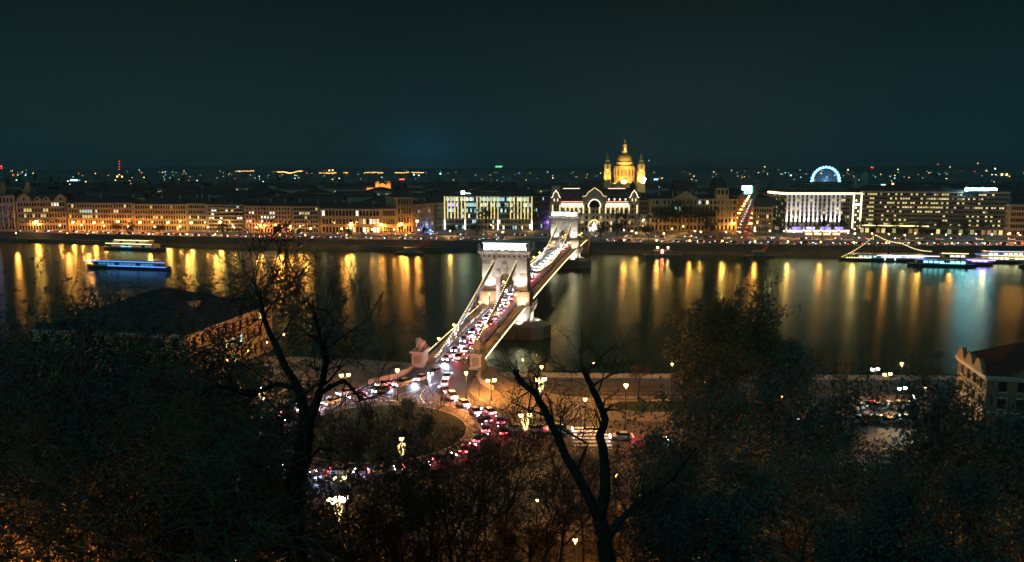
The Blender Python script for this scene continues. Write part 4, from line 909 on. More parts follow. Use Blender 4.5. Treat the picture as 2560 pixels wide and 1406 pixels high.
q = MB(); q.lathe([(1.5, 0), (1.5, .4)], 14); q.xf(Matrix.Rotation(math.pi / 2, 4, 'X')); q.build('sign_disc', emis('sign_bluewhite', (.28, .72, 1), 26, 'AUTO'), o)
for k in range(11): q = MB(); x = 2.0 + k * 2.05; q.box(x, x + 1.6, -.2, .2, -.8, .9 + .5 * (k % 4 == 1)); q.build('sign_letter', emis('sign_bluewhite', (.55, .9, 1), 7), o)
q = MB(); q.box(-1.5, 24, .3, .5, -3.6, -1.0); q.build('sign_support', IRON, o)
B('old_corner_palace', 'old amber lit palace at the far right edge', 2519, 592, 2640, 594, 514, 30, 5, 18, W_OCHRE, rh=4, lit=.03)
for k in range(3): lamp(P(2525 + 20 * k, 583, 13), f'amber lamp before the far right palace, {ORD[k]} from left', 'lamps before the far right palace', ZF, 13, G_OR, 2200, ORANGE, .4)

# ------------------------------------------------------------------ behind the river front
BY = 1150.
zv = lambda v, Y=BY: A(1569, v, Y).z
xu = lambda u, Y=BY: A(u, 420, Y).x
BZ = 9.
SAND = mat('basilica_stone', (.52, .36, .15), .85, .2, .15); DOMEM = mat('basilica_dome', (.34, .25, .08), .6, .2, .3)
bas = thing('domed_basilica', 'floodlit golden basilica with a great dome and two bell towers', 'basilica', (xu(1566), BY, BZ))
bx = lambda u: xu(u) - xu(1566); bz = lambda v: zv(v) - BZ
q = MB(); q.box(bx(1512), bx(1610), 14, 60, 0, bz(462)); q.build('nave', SAND, bas)
q = MB(); q.box(bx(1534), bx(1582), -2, 13.9, 0, bz(462)); q.build('portico', SAND, bas)
q = MB(); q.loft([[(bx(1532), -3, bz(461)), (bx(1584), -3, bz(461)), (bx(1558), -3, bz(449.5))], [(bx(1532), 14, bz(461)), (bx(1584), 14, bz(461)), (bx(1558), 14, bz(449.5))]]); g = q.build('pediment', SAND, bas)
for k in range(9): q = MB(); x = bx(1540 + 4.4 * k); hgt = bz(461) + (1 - abs(x - bx(1558)) / (bx(1584) - bx(1558))) * (bz(451) - bz(461)); q.box(x - .5, x + .5, -3.5, -3.05, bz(460.6), hgt); q.build('relief_figure', SAND, g)
dc = (bx(1569.5), 34)
q = MB(); q.lathe([(15.4, bz(462)), (15.4, bz(447)), (14.6, bz(446.5)), (14.4, bz(419)), (15.2, bz(418)), (15.2, bz(415.5)), (12.6, bz(415)), (12.4, bz(408)), (13.2, bz(407.5)), (13.2, bz(406.5))], 32, dc); dr = q.build('drum', SAND, bas)
for k in range(16):
    a = 2 * math.pi * (k + .5) / 16; q = MB(); q.lathe([(.95, bz(445)), (.8, bz(421)), (1.05, bz(419.2))], 8, (dc[0] + 14.9 * math.cos(a), dc[1] + 14.9 * math.sin(a))); q.build('pilaster', SAND, dr)
    a = 2 * math.pi * k / 16; q = MB(); q.box(-1.1, 1.1, -.2, .3, bz(441), bz(426)); q.xf(Matrix.Translation((dc[0] + 14.6 * math.cos(a), dc[1] + 14.6 * math.sin(a), 0)) @ Matrix.Rotation(a - math.pi / 2, 4, 'Z')); q.build('drum_window', mat('basilica_window', (.20, .10, .05), .6), dr)
q = MB(); q.lathe([(11.0 * math.cos(t_ * math.pi / 2 * .9) ** .9, bz(406.5) + (bz(383) - bz(406.5)) * math.sin(t_ * math.pi / 2 * .95)) for t_ in [k / 10 for k in range(11)]], 32, dc); dm = q.build('dome', DOMEM, bas, True)
q = MB()
for k in range(16):
    a = 2 * math.pi * k / 16; q.tube([(dc[0] + 11.15 * math.cos(t_ * math.pi / 2 * .9) ** .9 * math.cos(a), dc[1] + 11.15 * math.cos(t_ * math.pi / 2 * .9) ** .9 * math.sin(a), bz(406.5) + .1 + (bz(383) - bz(406.5)) * math.sin(t_ * math.pi / 2 * .95)) for t_ in [j / 8 for j in range(9)]], .28, 4)
q.build('dome_ribs', DOMEM, dm)
q = MB(); q.lathe([(4.6, bz(383.5)), (4.6, bz(378)), (5.0, bz(377.5)), (3.0, bz(377)), (2.8, bz(363)), (3.3, bz(362)), (3.2, bz(360)), (1.4, bz(357)), (1.1, bz(354)), (.5, bz(352)), (.35, bz(347)), (.05, bz(345.5))], 12, dc); q.build('lantern', SAND, dm)
for k in range(8):
    a = 2 * math.pi * k / 8; q = MB(); q.box(-.5, .5, -.1, .2, bz(375), bz(365)); q.xf(Matrix.Translation((dc[0] + 2.95 * math.cos(a), dc[1] + 2.95 * math.sin(a), 0)) @ Matrix.Rotation(a - math.pi / 2, 4, 'Z')); q.build('lantern_opening', mat('basilica_window', (.20, .10, .05), .6), dm)
for uu in (1519, 1604):
    x = bx(uu); w = 5.0; t_ = MB()
    t_.box(x - 5.6, x + 5.6, -1, 10.2, 0, bz(455)); t_.box(x - 5.0, x + 5.0, -.4, 9.6, bz(455), bz(430)); t_.box(x - 5.5, x + 5.5, -.9, 10.1, bz(430.2), bz(428.5))
    t_.box(x - 4.4, x + 4.4, .2, 9, bz(428.5), bz(412)); t_.box(x - 5, x + 5, -.4, 9.6, bz(412), bz(410.5)); tw = t_.build('bell_tower', SAND, bas)
    q = MB(); q.lathe([(4.2, bz(410.5)), (3.6, bz(402)), (4.2, bz(401)), (3.2, bz(399.5)), (2.4, bz(397)), (1.9, bz(394)), (1.7, bz(389)), (2.0, bz(388.5)), (1.0, bz(386)), (.6, bz(383)), (.3, bz(380)), (.05, bz(377.5))], 8, (x, 4.6), math.pi / 8); q.build('spire', SAND, tw)
    for zz0, zz1 in ((452, 444), (425, 415)):
        q = MB(); q.box(x - 1.1, x + 1.1, -.6, -.41 if zz0 > 440 else .1, bz(zz0), bz(zz1)); q.build('tower_window', mat('basilica_window', (.20, .10, .05), .6), tw)
    spot(bas, (x - 2, -12, bz(462)), (x, 0, bz(425)), 36000, (1, .68, .22), 70, .7, .5)
    point(bas, (x, -1.2, bz(426)), 900, (1, .68, .22), .3)
for k, (ox, oy) in enumerate(((-22, -6), (-6, -9), (10, -9), (24, -4))): spot(bas, (dc[0] + ox, oy, bz(461) + 2), (dc[0] + ox * .3, 26, bz(428)), 52000, (1, .66, .2), 90, .7, .5)
for k in range(3): spot(bas, (dc[0] - 8 + 8 * k, 15.5, bz(412)), (dc[0], 30, bz(392)), 2500, (1, .66, .2), 100, .7, .4)
point(bas, (dc[0], dc[1] - 4.0, bz(373)), 900, WARM, .3)
fl = A(1610, 448, 1120); lm = thing('flood_mast', 'mast with one dazzling white floodlight right of the basilica', 'floodlight', (fl.x, 1120, ZF))
q = MB(); q.tube([(0, 0, 0), (0, 0, fl.z - ZF)], .2, 6); q.build('mast', IRON, lm); q = MB(); q.ball((0, -.3, fl.z - ZF), 2.4, 10); q.build('flood_head', emis('dazzle', (1, .85, .6), 40, 'AUTO'), lm)
# small floodlit church
ch = A(930, 480, 1250); c_ = thing('lit_church', 'small orange lit church with two stubby towers left of the dome', 'church', (ch.x, 1250, ZF)); k_ = 1250 / 1991 * 1.0
z_ = lambda v: A(930, v, 1250).z - ZF; x_ = lambda u: A(u, 420, 1250).x - ch.x
CH = mat('church_plaster', (.5, .33, .15), .85, .2, .2)
q = MB(); q.box(x_(880), x_(940), 0, 26, 0, z_(470)); q.build('nave', CH, c_); q = MB(); q.loft([[(x_(878), -1, z_(470)), (x_(878), 27, z_(470)), (x_(878), 13, z_(464))], [(x_(942), -1, z_(470)), (x_(942), 27, z_(470)), (x_(942), 13, z_(464))]]); q.build('roof', TILE, c_)
q = MB(); q.box(x_(941), x_(971), -2, 24, 0, z_(465)); q.loft([[(x_(941), -2, z_(465)), (x_(971), -2, z_(465)), (x_(956), -2, z_(458))], [(x_(941), 24, z_(465)), (x_(971), 24, z_(465)), (x_(956), 24, z_(458))]]); q.build('gable_front', CH, c_)
for uu in (943.5, 972): q = MB(); x = x_(uu); q.box(x - 3, x + 3, -4, 2, 0, z_(459)); q.box(x - 3.4, x + 3.4, -4.4, 2.4, z_(459), z_(458)); q.lathe([(2.6, z_(458)), (2.4, z_(454)), (.2, z_(452))], 8, (x, -1)); q.build('tower', CH, c_)
for k in range(4): spot(c_, (x_(885 + 26 * k), -18, z_(474)), (x_(885 + 26 * k), 0, z_(464)), 14000, (1, .5, .15), 100, .7, .5)
# grey domed church on the right
gc = A(2168, 470, 1500); c_ = thing('dim_domed_church', 'dim grey domed church right of the big wheel', 'church', (gc.x, 1500, ZF)); z_ = lambda v: A(2168, v, 1500).z - ZF
q = MB(); q.box(-18, 22, 0, 26, 0, z_(462)); q.build('nave', W_GREY, c_); q = MB(); q.lathe([(9, z_(462)), (9, z_(450)), (8.6, z_(446)), (6, z_(436)), (2, z_(431)), (1.2, z_(428)), (.1, z_(424))], 16, (0, 14)); q.build('dome', W_GREY, c_)
q = MB(); q.lathe([(3.6, 0), (3.6, z_(452)), (3, z_(448)), (.1, z_(436))], 8, (-20, 5)); q.build('turret', W_GREY, c_)
# the big wheel
FY = 1300.; fw = A(2064, 453, FY); rad_ = A(2064, 453, FY).z - A(2064, 453 + 34, FY).z
wh = thing('observation_wheel', 'observation wheel glowing blue white above the finned hotel', 'ferris wheel', (fw.x, FY, ZF)); hz = fw.z - ZF
WL = emis('wheel_light', (.16, .5, 1), 3); WS = emis('wheel_spoke', (.25, .6, 1), .5)
def ringp(r, y, n=56): return [(r * math.cos(2 * math.pi * k / n), y, hz + r * math.sin(2 * math.pi * k / n)) for k in range(n + 1)]
for y in (-1.6, 1.6): q = MB(); q.tube(ringp(rad_, y), 1.1, 5); q.build('rim', WL, wh)
for k in range(28):
    a = 2 * math.pi * k / 28; q = MB(); q.tube([(0, 0, hz), (rad_ * math.cos(a), 0, hz + rad_ * math.sin(a))], .14, 4); q.build('spoke', WS, wh)
    q = MB(); q.bevbox(-.9, .9, -.9, .9, -1.2, .9, .25); q.xf(Matrix.Translation(((rad_ + 1.6) * math.cos(a), 0, hz + (rad_ + 1.6) * math.sin(a)))); q.build('gondola', WL, wh)
q = MB()
for sx in (-1, 1):
    for y in (-4, 4): q.tube([(0, y * .4, hz), (sx * 12, y, 0)], .5, 6)
q.build('support_leg', WHITEP, wh); q = MB(); q.tube([(0, -3, hz), (0, 3, hz)], 1.2, 10); q.build('hub', WHITEP, wh)
hb_ = A(2064, 459, 950); building('dark_hall', 'dark flat roofed hall hiding the foot of the big wheel', (A(2012, 459, 950).x, 950, 0), (A(2118, 459, 950).x, 950, 0), hb_.z - ZF, 30, 5, 12, W_DARK, roof='flat', rh=.6, lit=.02, chim=0, ww=1.2)
# rooftop mass of the city: one thing per block
protos = []
for k in range(5):
    rnd = random.Random(50 + k); W_, D_, H_ = rnd.uniform(30, 46), rnd.uniform(26, 44), rnd.uniform(17, 23)
    a = MB().box(0, W_, 0, D_, 0, H_).mesh('wall', [W_GREY, W_DARK, W_CREAM, W_GREY, W_DARK][k]); b_ = roof_mesh(['hip', 'gable', 'mansard', 'hip', 'gable'][k], W_, D_, H_, rnd.uniform(4, 7)).mesh('roof', [SLATE, TILE, SLATE, TILE, SLATE][k])
    q = MB()
    for j in range(5): x = rnd.uniform(2, W_ - 3); z = H_ - rnd.choice((2.5, 5.5)); q.box(x, x + 1.3, -.15, -.02, z - .9, z + .9)
    protos.append((a, b_, q.mesh('lit_windows', LITS[rnd.choice((0, 2, 1, 4))]), W_, H_))
rnd = random.Random(3); nb = 0
for row, Y in enumerate((735, 800, 870, 950, 1040, 1180, 1300, 1420, 1560)):
    X = -Y * .72; nrow = 0
    while X < Y * .72:
        k = rnd.randrange(5); u = 1280 + FPX * (X + 18) / Y
        bad = (1770 < u < 2000) or (900 < Y < 1000 and 1990 < u < 2130) or (Y > 900 and 1480 < u < 1640 and Y < 1300) or (1180 < Y < 1320 and (860 < u < 990 or 2020 < u < 2110)) or (Y == 1040 and 860 < u < 990) or (Y < 760 and (u > 1900 or 1380 < u < 1600 or 1110 < u < 1330)) or (Y > 1400 and 2140 < u < 2200)
        if not bad:
            o = thing('city_block', f'dark roofed city block, {ORD[nrow]} from left in the {ORD[row]} rooftop row back', 'building', (X, Y + rnd.uniform(-15, 15), ZF - (2 if Y < 800 else 0)), rnd.uniform(-.25, .1), 'dark blocks of the far city'); nb += 1; nrow += 1
            put('wall', protos[k][0], o); put('roof', protos[k][1], o)
            if rnd.random() < .55: put('lit_windows', protos[k][2], o, kind='stuff')
        X += protos[k][3] + rnd.uniform(4, 26)
q = MB(); rnd = random.Random(9)
for k in range(700):
    Y = rnd.uniform(1700, 6500); X = rnd.uniform(-.8, .8) * Y; w = rnd.uniform(14, 40); h = rnd.uniform(12, 26) + (rnd.random() < .04) * 18; q.box(X, X + w, Y, Y + 20, ZF - .5, ZF + h)
q.build('distant_city', W_DARK, kind='stuff')
q = MB(); N_ = 90     # low hills on the horizon
hp = []
for k in range(N_ + 1):
    X = -9500 + 19000 * k / N_; hp.append((X, 60 + 45 * noise.noise((X * .0004, 3, 0)) + 55 * max(0, X / 9500) + 14 * noise.noise((X * .002, 1, 0))))
for (x0, h0), (x1, h1) in zip(hp, hp[1:]): q.quad((x0, 9000, ZF - 2), (x1, 9000, ZF - 2), (x1, 10500, h1), (x0, 10500, h0)); q.quad((x0, 10500, h0), (x1, 10500, h1), (x1, 12000, ZF - 2), (x0, 12000, ZF - 2))
struct('hills', q, mat('far_hill', (.04, .06, .05), .95, .2, .001), True)
# points of light scattered over the far city
cols = [((1, .5, .13), 5), ((1, .8, .4), 3.5), ((.4, .95, 1), 3), ((.2, .45, 1), 6), ((1, .06, .04), 5), ((.1, 1, .25), 4)]
mbs = [MB() for _ in cols]
def far_light(u, v, c, s=1., w=1.):
    p = P(u, v, 30) if v > 429 else A(u, v, 7000 if v > 421 else 9400)
    k = p.y * .00033 * s; mbs[c].box(p.x - k * w, p.x + k * w, p.y - 1, p.y + 1, p.z - k, p.z + k)
rnd = random.Random(21)
for k in range(280):
    v = 424 + abs(rnd.gauss(0, 1)) * 15 + rnd.random() * 4; far_light(rnd.uniform(-20, 2580), min(v, 475), rnd.choices(range(6), (8, 6, 7, 2, .7, .7))[0], rnd.choice((.35, .45, .5, .6, .7, 1.1)))
for k in range(26): far_light(683 + k * 2.9, 430.5 - 2.5 * math.sin(k * .33) * (k > 8), 0, 1.3)
for a, b_, v in ((590, 636, 428), (800, 872, 433), (912, 958, 432), (972, 1024, 432), (1030, 1062, 432)):
    for u in range(a, b_, 4): far_light(u, v + rnd.uniform(-1, 1), 0, rnd.uniform(.8, 1.4))
for u, v, c, s in ((1035, 437, 2, 2.2), (1047, 439, 2, 1.6), (1101, 435, 2, 2.6), (832, 426, 0, 2.2), (823, 427, 0, 2.2), (3, 416, 4, 2.4), (4, 421, 4, 2), (298, 403, 4, 1.6), (298, 410, 4, 1.6), (298, 417, 4, 1.6), (298, 424, 4, 1.6), (33, 438, 4, 1.6), (2345, 411, 4, 1.6), (2480, 437, 1, 1.2), (1912, 417, 0, 2), (1896, 432, 2, 1.2), (1977, 439, 2, 2.2), (1604, 402, 1, 1.2), (1622, 402, 1, 1.2), (2488, 422, 1, 2.4), (2120, 425, 0, 2), (2245, 424, 0, 1.8), (2375, 418, 0, 1.5), (2445, 409, 0, 1.6), (354, 432, 4, 1.4)): far_light(u, v, c, s)
far_light(1247, 417, 5, 2.0, 6); far_light(185, 451, 3, 2.2, 6); far_light(185, 450, 2, 1.3, 6); far_light(2180, 419, 4, 1.6, 3); far_light(2208, 463, 2, 2.4, 3); far_light(1005, 449, 4, 1.5, 6); far_light(988, 457, 5, 2.0); far_light(1640, 449, 2, 2.0, 3.5); far_light(2505, 437, 0, 3.5); far_light(2517, 437, 0, 3.5); far_light(293, 442, 0, 2.2); far_light(305, 442, 0, 2.2); far_light(2232, 460, 0, 2.5)
for k, (c, s) in enumerate(cols): mbs[k].build('distant_city_lights', emis(f'far_light{k}', c, s), kind='stuff')
an = A(298, 402, 9400); o = thing('radio_mast', 'thin far radio mast with red warning lights on the horizon', 'mast', (an.x, 9400, ZF)); q = MB(); q.tube([(0, 12, 0), (0, 12, an.z - ZF)], [4, 1.2], 6); q.build('lattice', STEELG, o)

# ------------------------------------------------------------------ near houses
LW = emis('lit_window_green', (.55, 1, .5), 1.1)
p0 = Vector((-68, 222, 0)); p1 = Vector((-75, 180, 0))
r, W, H = building('riverside_house', 'dark roofed riverside house with a lamplit facade behind the left trees', p1, p0, 12.5, 40, 3, 11, W_OCHRE, rh=7, roof='hip', roofm=SLATE, lit=.0, z0=ZN, ww=1.6, chim=0, explicit=[(1, 2, 2), (1, 4, 1), (1, 5, 2), (1, 6, 2), (2, 9, 1), (0, 5, 1)], cat='house')
for (u, v) in ((410, 762), (485, 757), (547, 736)):
    w_ = P(u, v, 26); lc = r.matrix_basis.inverted() @ Vector((w_.x, w_.y, 26)); q = MB(); q.box(lc.x - 1.2, lc.x + 1.2, lc.y - .8, lc.y + .8, 12, lc.z); q.box(lc.x - 1.4, lc.x + 1.4, lc.y - 1, lc.y + 1, lc.z, lc.z + .4); q.build('chimney', W_CREAM, r)
for k in range(4): lamp(r.matrix_basis @ Vector((5 + 10 * k, -7, 0)), f'amber lamp along the front of the left riverside house, {ORD[k]} from the near end', 'lamps before the left riverside house', ZN, ZN + 6, G_AM, 240, AMBER, .22)
# ornate house on the right
pn = P(2468, 945, 20); pf = P(2396, 895, 20); sd_ = pf - pn; sd_.z = 0; DD = sd_.length; sd_.normalize(); p0 = Vector((pn.x, pn.y, 0))
W_SHADE = mat('dimmed_plaster', (.17, .125, .075), .9, .35, .25, .3, bscale=2)  # cream darkened so the walls look dimly lit under the lamps
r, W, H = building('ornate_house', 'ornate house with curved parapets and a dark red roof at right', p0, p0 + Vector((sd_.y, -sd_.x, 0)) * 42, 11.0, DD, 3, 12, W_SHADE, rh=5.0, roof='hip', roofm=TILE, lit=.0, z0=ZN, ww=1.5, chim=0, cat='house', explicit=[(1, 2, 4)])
def curl(cx, w, h): return [(cx + w * a, H + h * c) for a, c in ((-1, 0), (1, 0), (.96, .2), (.7, .3), (.52, .62), (.3, .92), (0, 1), (-.3, .92), (-.52, .62), (-.7, .3), (-.96, .2))]
for cx in (9, 27):
    pr = curl(cx, 5, 2.8); q = MB(); q.loft([[(a, -.7, c) for a, c in pr], [(a, .1, c) for a, c in pr]]); g = q.build('parapet_gable', W_SHADE, r); q = MB(); q.lathe([(.45, 0), (.45, .1)], 10); q.xf(Matrix.Translation((cx, -.71, H + 1.3)) @ Matrix.Rotation(math.pi / 2, 4, 'X')); q.build('oculus', GLASS, g)
for cy in (DD * .2, DD * .5, DD * .8):
    pr = curl(cy, 2.8, 2.6); q = MB(); q.loft([[(-.7, a, c) for a, c in pr], [(.1, a, c) for a, c in pr]]); q.build('parapet_gable', W_SHADE, r)
q = MB(); q.box(20, 25, 8, 12, H, H + 9); q.box(19.6, 25.4, 7.6, 12.4, H + 9, H + 9.6); q.build('chimney_stack', W_GREY, r)
lamp(r.matrix_basis @ Vector((-9, 6, 0)), 'amber lamp left of the ornate house lighting its side wall', 'lamps around the near square', ZN, ZN + 7, G_AM, 220, AMBER, .24)

# ------------------------------------------------------------------ vehicles
CARP = [mat('car_' + n_, c, .3, .05, 1, spec=.5) for n_, c in (('silver', (.5, .5, .52)), ('black', (.03, .03, .035)), ('white', (.7, .7, .7)), ('red', (.35, .03, .03)), ('blue', (.05, .08, .2)), ('grey', (.18, .18, .19)), ('taxi_yellow', (.7, .45, .05)))]
CNAME = ['silver', 'black', 'white', 'dark red', 'dark blue', 'grey', 'yellow']
HEAD = emis('headlight', (.80, .90, 1), 45); TAIL = emis('tail_light', (1, .04, .05), 34); TYRE = mat('tyre', (.02, .02, .02), .9); RIM = mat('wheel_rim', (.4, .4, .42), .35, metal=.7)
def car_body(m):
    q = MB(); S_ = []
    for y, hw_, zb, zt in ((-2.2, .62, .42, .78), (-2.1, .78, .32, .86), (-1.5, .87, .25, .93), (-.6, .9, .24, .93), (.6, .9, .24, .93), (1.1, .9, .24, .92), (1.8, .86, .27, .80), (2.12, .76, .34, .70), (2.22, .6, .42, .62)):
        S_.append([(-hw_, y, zb), (hw_, y, zb), (hw_, y, zt * .8), (hw_ * .9, y, zt), (-hw_ * .9, y, zt), (-hw_, y, zt * .8)])
    q.loft(S_); return q.mesh('body', m)
def car_cabin(): q = MB(); q.loft([[(-.78, -1.75, .9), (.78, -1.75, .9), (.78, 1.05, .9), (-.78, 1.05, .9)], [(-.6, -1.1, 1.40), (.6, -1.1, 1.40), (.6, .35, 1.40), (-.6, .35, 1.40)]]); return q.mesh('windows', GLASS)
def car_roof(m): q = MB(); q.loft([[(-.62, -1.12, 1.395), (.62, -1.12, 1.395), (.62, .37, 1.395), (-.62, .37, 1.395)], [(-.5, -1.0, 1.45), (.5, -1.0, 1.45), (.5, .25, 1.45), (-.5, .25, 1.45)]]); return q.mesh('roof', m)
def wheel_mesh(): q = MB(); q.lathe([(.31, -.1), (.33, -.08), (.33, .08), (.31, .1)], 12); q.xf(Matrix.Rotation(math.pi / 2, 4, 'Y')); return q.mesh('wheel', TYRE)
def rim_mesh(): q = MB(); q.lathe([(.2, -.105), (.2, .105)], 10); q.xf(Matrix.Rotation(math.pi / 2, 4, 'Y')); return q.mesh('rim', RIM)
BODY = [car_body(m) for m in CARP]; ROOF = [car_roof(m) for m in CARP]; CAB = car_cabin(); WHL = wheel_mesh(); RMM = rim_mesh()
HL = MB().bevbox(-.17, .17, -.08, .08, -.09, .1, .02).mesh('headlight', HEAD); TL = MB().bevbox(-.2, .2, -.05, .05, -.1, .1, .02).mesh('tail_light', TAIL)
HEADF = emis('headlight_far', (.85, .92, 1), 8); TAILF = emis('tail_light_far', (1, .06, .05), 8)
HLF = MB().bevbox(-.17, .17, -.08, .08, -.09, .1, .02).mesh('headlight', HEADF); TLF = MB().bevbox(-.2, .2, -.05, .05, -.1, .1, .02).mesh('tail_light', TAILF)
HLO = MB().bevbox(-.17, .17, -.08, .08, -.09, .1, .02).mesh('headlight', WHITEP); TLO = MB().bevbox(-.2, .2, -.05, .05, -.1, .1, .02).mesh('tail_light', CARP[3])
crn = random.Random(4)
def car(x, y, z, heading, label, group, near=True, on=True, beam=0, c=None, s=1.):
    """heading: angle of the forward direction"""
    k = crn.choice((0, 0, 1, 2, 2, 3, 4, 5, 5)) if c is None else c
    o = thing('car', label.replace('{c}', CNAME[k]), 'car', (x, y, z + .012), heading - math.pi / 2, group)
    if c is None and crn.random() < .14: o.scale = (1.06, 1.12, 1.34); o.name = 'van'; o['label'] = o['label'].replace(' car', ' van', 1); o['category'] = 'van'
    put('body', BODY[k], o); put('windows', CAB, o)
    if near:
        put('roof', ROOF[k], o)
        for wx in (-.8, .8):
            for wy in (-1.35, 1.35): w_ = put('wheel', WHL, o, (wx, wy, .32)); put('rim', RMM, w_)
    for sx in (-.6, .6): put('headlight', (HL if near or beam else HLF) if on else HLO, o, (sx, 2.15, .62)); put('tail_light', (TL if near or beam else TLF) if on else TLO, o, (sx, -2.17, .72))
    if beam:
        spot(o, (0, 2.4, .65), (0, 12, .0), beam, (.5, .68, 1), 100, .8, .12)
        if near: point(o, (0, -2.6, .75), min(110, beam * .6), (1, .06, .08), .1)
    return o
def resample(pts, step):
    out = []; acc = 0.
    for (x0, y0), (x1, y1) in zip(pts, pts[1:]):
        L = math.hypot(x1 - x0, y1 - y0); d = math.atan2(y1 - y0, x1 - x0)
        while acc < L: out.append((x0 + (x1 - x0) * acc / L, y0 + (y1 - y0) * acc / L, d)); acc += step
        acc -= L
    return out
ax = math.pi / 2 - BA
i = 0; s = 3.
while s < 366:
    p = BW(-1.45, s, 0); car(p.x, p.y, dz(s), ax + math.pi, '{c} car with white headlights on the bridge, ' + (ORD[i] if i < 40 else 'last') + ' from near end', 'cars coming over the bridge', s < 160, beam=3000 if s < 330 else 0); s += 9.2 + (i % 3) * 1.3 + .01 * s; i += 1
i = 0; s = 4.
while s < 366:
    p = BW(1.45, s, 0); car(p.x, p.y, dz(s), ax, '{c} car with red tail lights on the bridge, ' + (ORD[i] if i < 40 else 'last') + ' from near end', 'cars leaving over the bridge', s < 160, beam=200 if s < 330 else 0); s += 8.0 + (i % 4) * 1.6 + .01 * s; i += 1
lp = [(-19.3, 194), (-23, 186), (-30, 177.5), (-38, 170), (-44.5, 161), (-47.3, 150), (-46, 141), (-41.5, 133), (-35, 128.6), (-27, 128)]
for i, (x, y, d) in enumerate(resample(lp, 6.6)): car(x, y, ZN, d, '{c} car with headlights circling left of the roundabout, ' + ORD[i] + ' from the bridge', 'cars circling left of the roundabout', beam=2200)
lp2 = [(-22.5, 190), (-33.5, 179.5), (-44, 169), (-51, 156), (-50.6, 146)]
for i, (x, y, d) in enumerate(resample(lp2, 10.5)[1:]): car(x, y, ZN, d, '{c} car in the outer lane left of the roundabout, ' + ORD[i] + ' from the bridge', 'cars in the outer roundabout lane', beam=2200)
rp = [(-22, 128.6), (-15, 131), (-8.3, 138), (-5, 147), (-5.4, 156), (-8.8, 164), (-13, 171), (-15.6, 178), (-16.2, 186), (-15.4, 194)]
for i, (x, y, d) in enumerate(resample(rp, 6.0)): car(x, y, ZN, d, '{c} car with red lights right of the roundabout, ' + ORD[i] + ' in the queue', 'cars queueing onto the bridge', beam=160)
rp2 = [(-1.8, 149), (-2.6, 157), (-6.5, 164.5)]
for i, (x, y, d) in enumerate(resample(rp2, 6.5)): car(x, y, ZN, d, '{c} car in the outer queueing lane, ' + ORD[i] + ' from the zebra crossing', 'cars in the outer queueing lane', beam=160)
ct = P(1540, 1098, ZN); car(ct.x + 1, ct.y, ZN, math.pi, '{c} car waiting alone by the tall grey pole lamp', 'cars on the side road', c=0, beam=80)
for i, (u, v) in enumerate(((1285, 1078), (1345, 1080), (1400, 1083), (1640, 1104))): ct = P(u, v, ZN); car(ct.x, ct.y, ZN, 0 if i else math.pi, '{c} car on the side road right of the roundabout, ' + ORD[i] + ' from the left', 'cars on the side road', beam=80)
for i in range(14):
    u = 2130 + (i % 7) * 24; v = 1018 + (i // 7) * 36 + (i % 2) * 5; ct = P(u, v, ZN); car(ct.x, ct.y, ZN, .5, f'{{c}} car parked unlit by the ornate house, {ORD[i % 7]} of the {("back", "front")[i // 7]} row', 'cars parked by the ornate house', on=False)
def far_y(x):
    for (x0, y0), (x1, y1) in zip(FAR, FAR[1:]):
        if x0 <= x <= x1: return y0 + (y1 - y0) * (x - x0) / (x1 - x0), math.atan2(y1 - y0, x1 - x0)
for j, (off, sgn, word, x, step, n_) in enumerate(((21.5, 1, 'near lane of far quay road left of bridge', -420, 14, 30), (30, -1, 'back lane of far quay road left of bridge', -410, 13, 32), (22, 1, 'near lane of far quay road right of bridge', 70, 12, 28), (30, -1, 'back lane of far quay road right of bridge', 74, 11, 30), (62, 1, 'front lane of upper far road', -380, 26, 30), (69, -1, 'back lane of upper far road', -370, 22, 36))):
    for i in range(n_):
        xx = x + step * i + crn.uniform(-3, 3)
        if 25 < xx < 66 and off < 60: continue
        y, a = far_y(xx); car(xx, y + off, ZF, a if sgn > 0 else a + math.pi, f'tiny {{c}} car, {word}, {ORD[i]} from left', 'cars on the far embankment', False, s=1.)
for i in range(17):
    for sd, sg2, t_ in (('left', -1, -3.4), ('right', 1, 3.0)):
        w_ = AV(10 + i * 44, t_); car(w_.x, w_.y, ZF, math.atan2(.954, .301) + (0 if sg2 > 0 else math.pi), f'tiny {{c}} car on the {sd} side of the far avenue, {ORD[i]} from river', 'cars on the far avenue', False)
pc = P(1076, 581, ZF); po = car(pc.x, pc.y, ZF, 0., 'police car flashing blue on the far upper road left of the bridge', 'cars on the far embankment', False, c=2)
q = MB(); q.bevbox(-.6, .6, -.2, .2, 1.46, 1.75, .04); q.build('added_blue_light', emis('added_blue_light', (.08, .25, 1), 60), po); point(po, (0, -1.2, 2.2), 2600, (.05, .2, 1), .2)  # blue light added above the headlights to cast the streak on the water
# yellow tram
tp_ = P(2010, 592, ZF); te_ = P(2102, 593, ZF); d = te_ - tp_; tr = thing('tram', 'long yellow tram with lit windows on the far quay', 'tram', (tp_.x, tp_.y, ZF), math.atan2(d.y, d.x)); L = d.length
TY = mat('tram_yellow', (.7, .42, .04), .4, .1, 1); TW = emis('tram_window', (1, .9, .65), 1.3)
for k in range(4):
    x0, x1 = L * k / 4 + .3, L * (k + 1) / 4 - .3; q = MB(); q.bevbox(x0, x1, 0, 2.4, .5, 3.5, .12); cbx = q.build('carriage', TY, tr)
    for j in range(5): q = MB(); a = x0 + .6 + (x1 - x0 - 1.2) * j / 5; q.box(a, a + (x1 - x0) / 5 * .75, -.04, -.005, 1.7, 2.9); q.build('tram_window', TW, cbx)
    q = MB(); q.box(x0 + 1, x0 + 2.6, .3, 2.1, .012, .49); q.box(x1 - 2.6, x1 - 1, .3, 2.1, .012, .49); q.build('bogie', IRON, cbx)

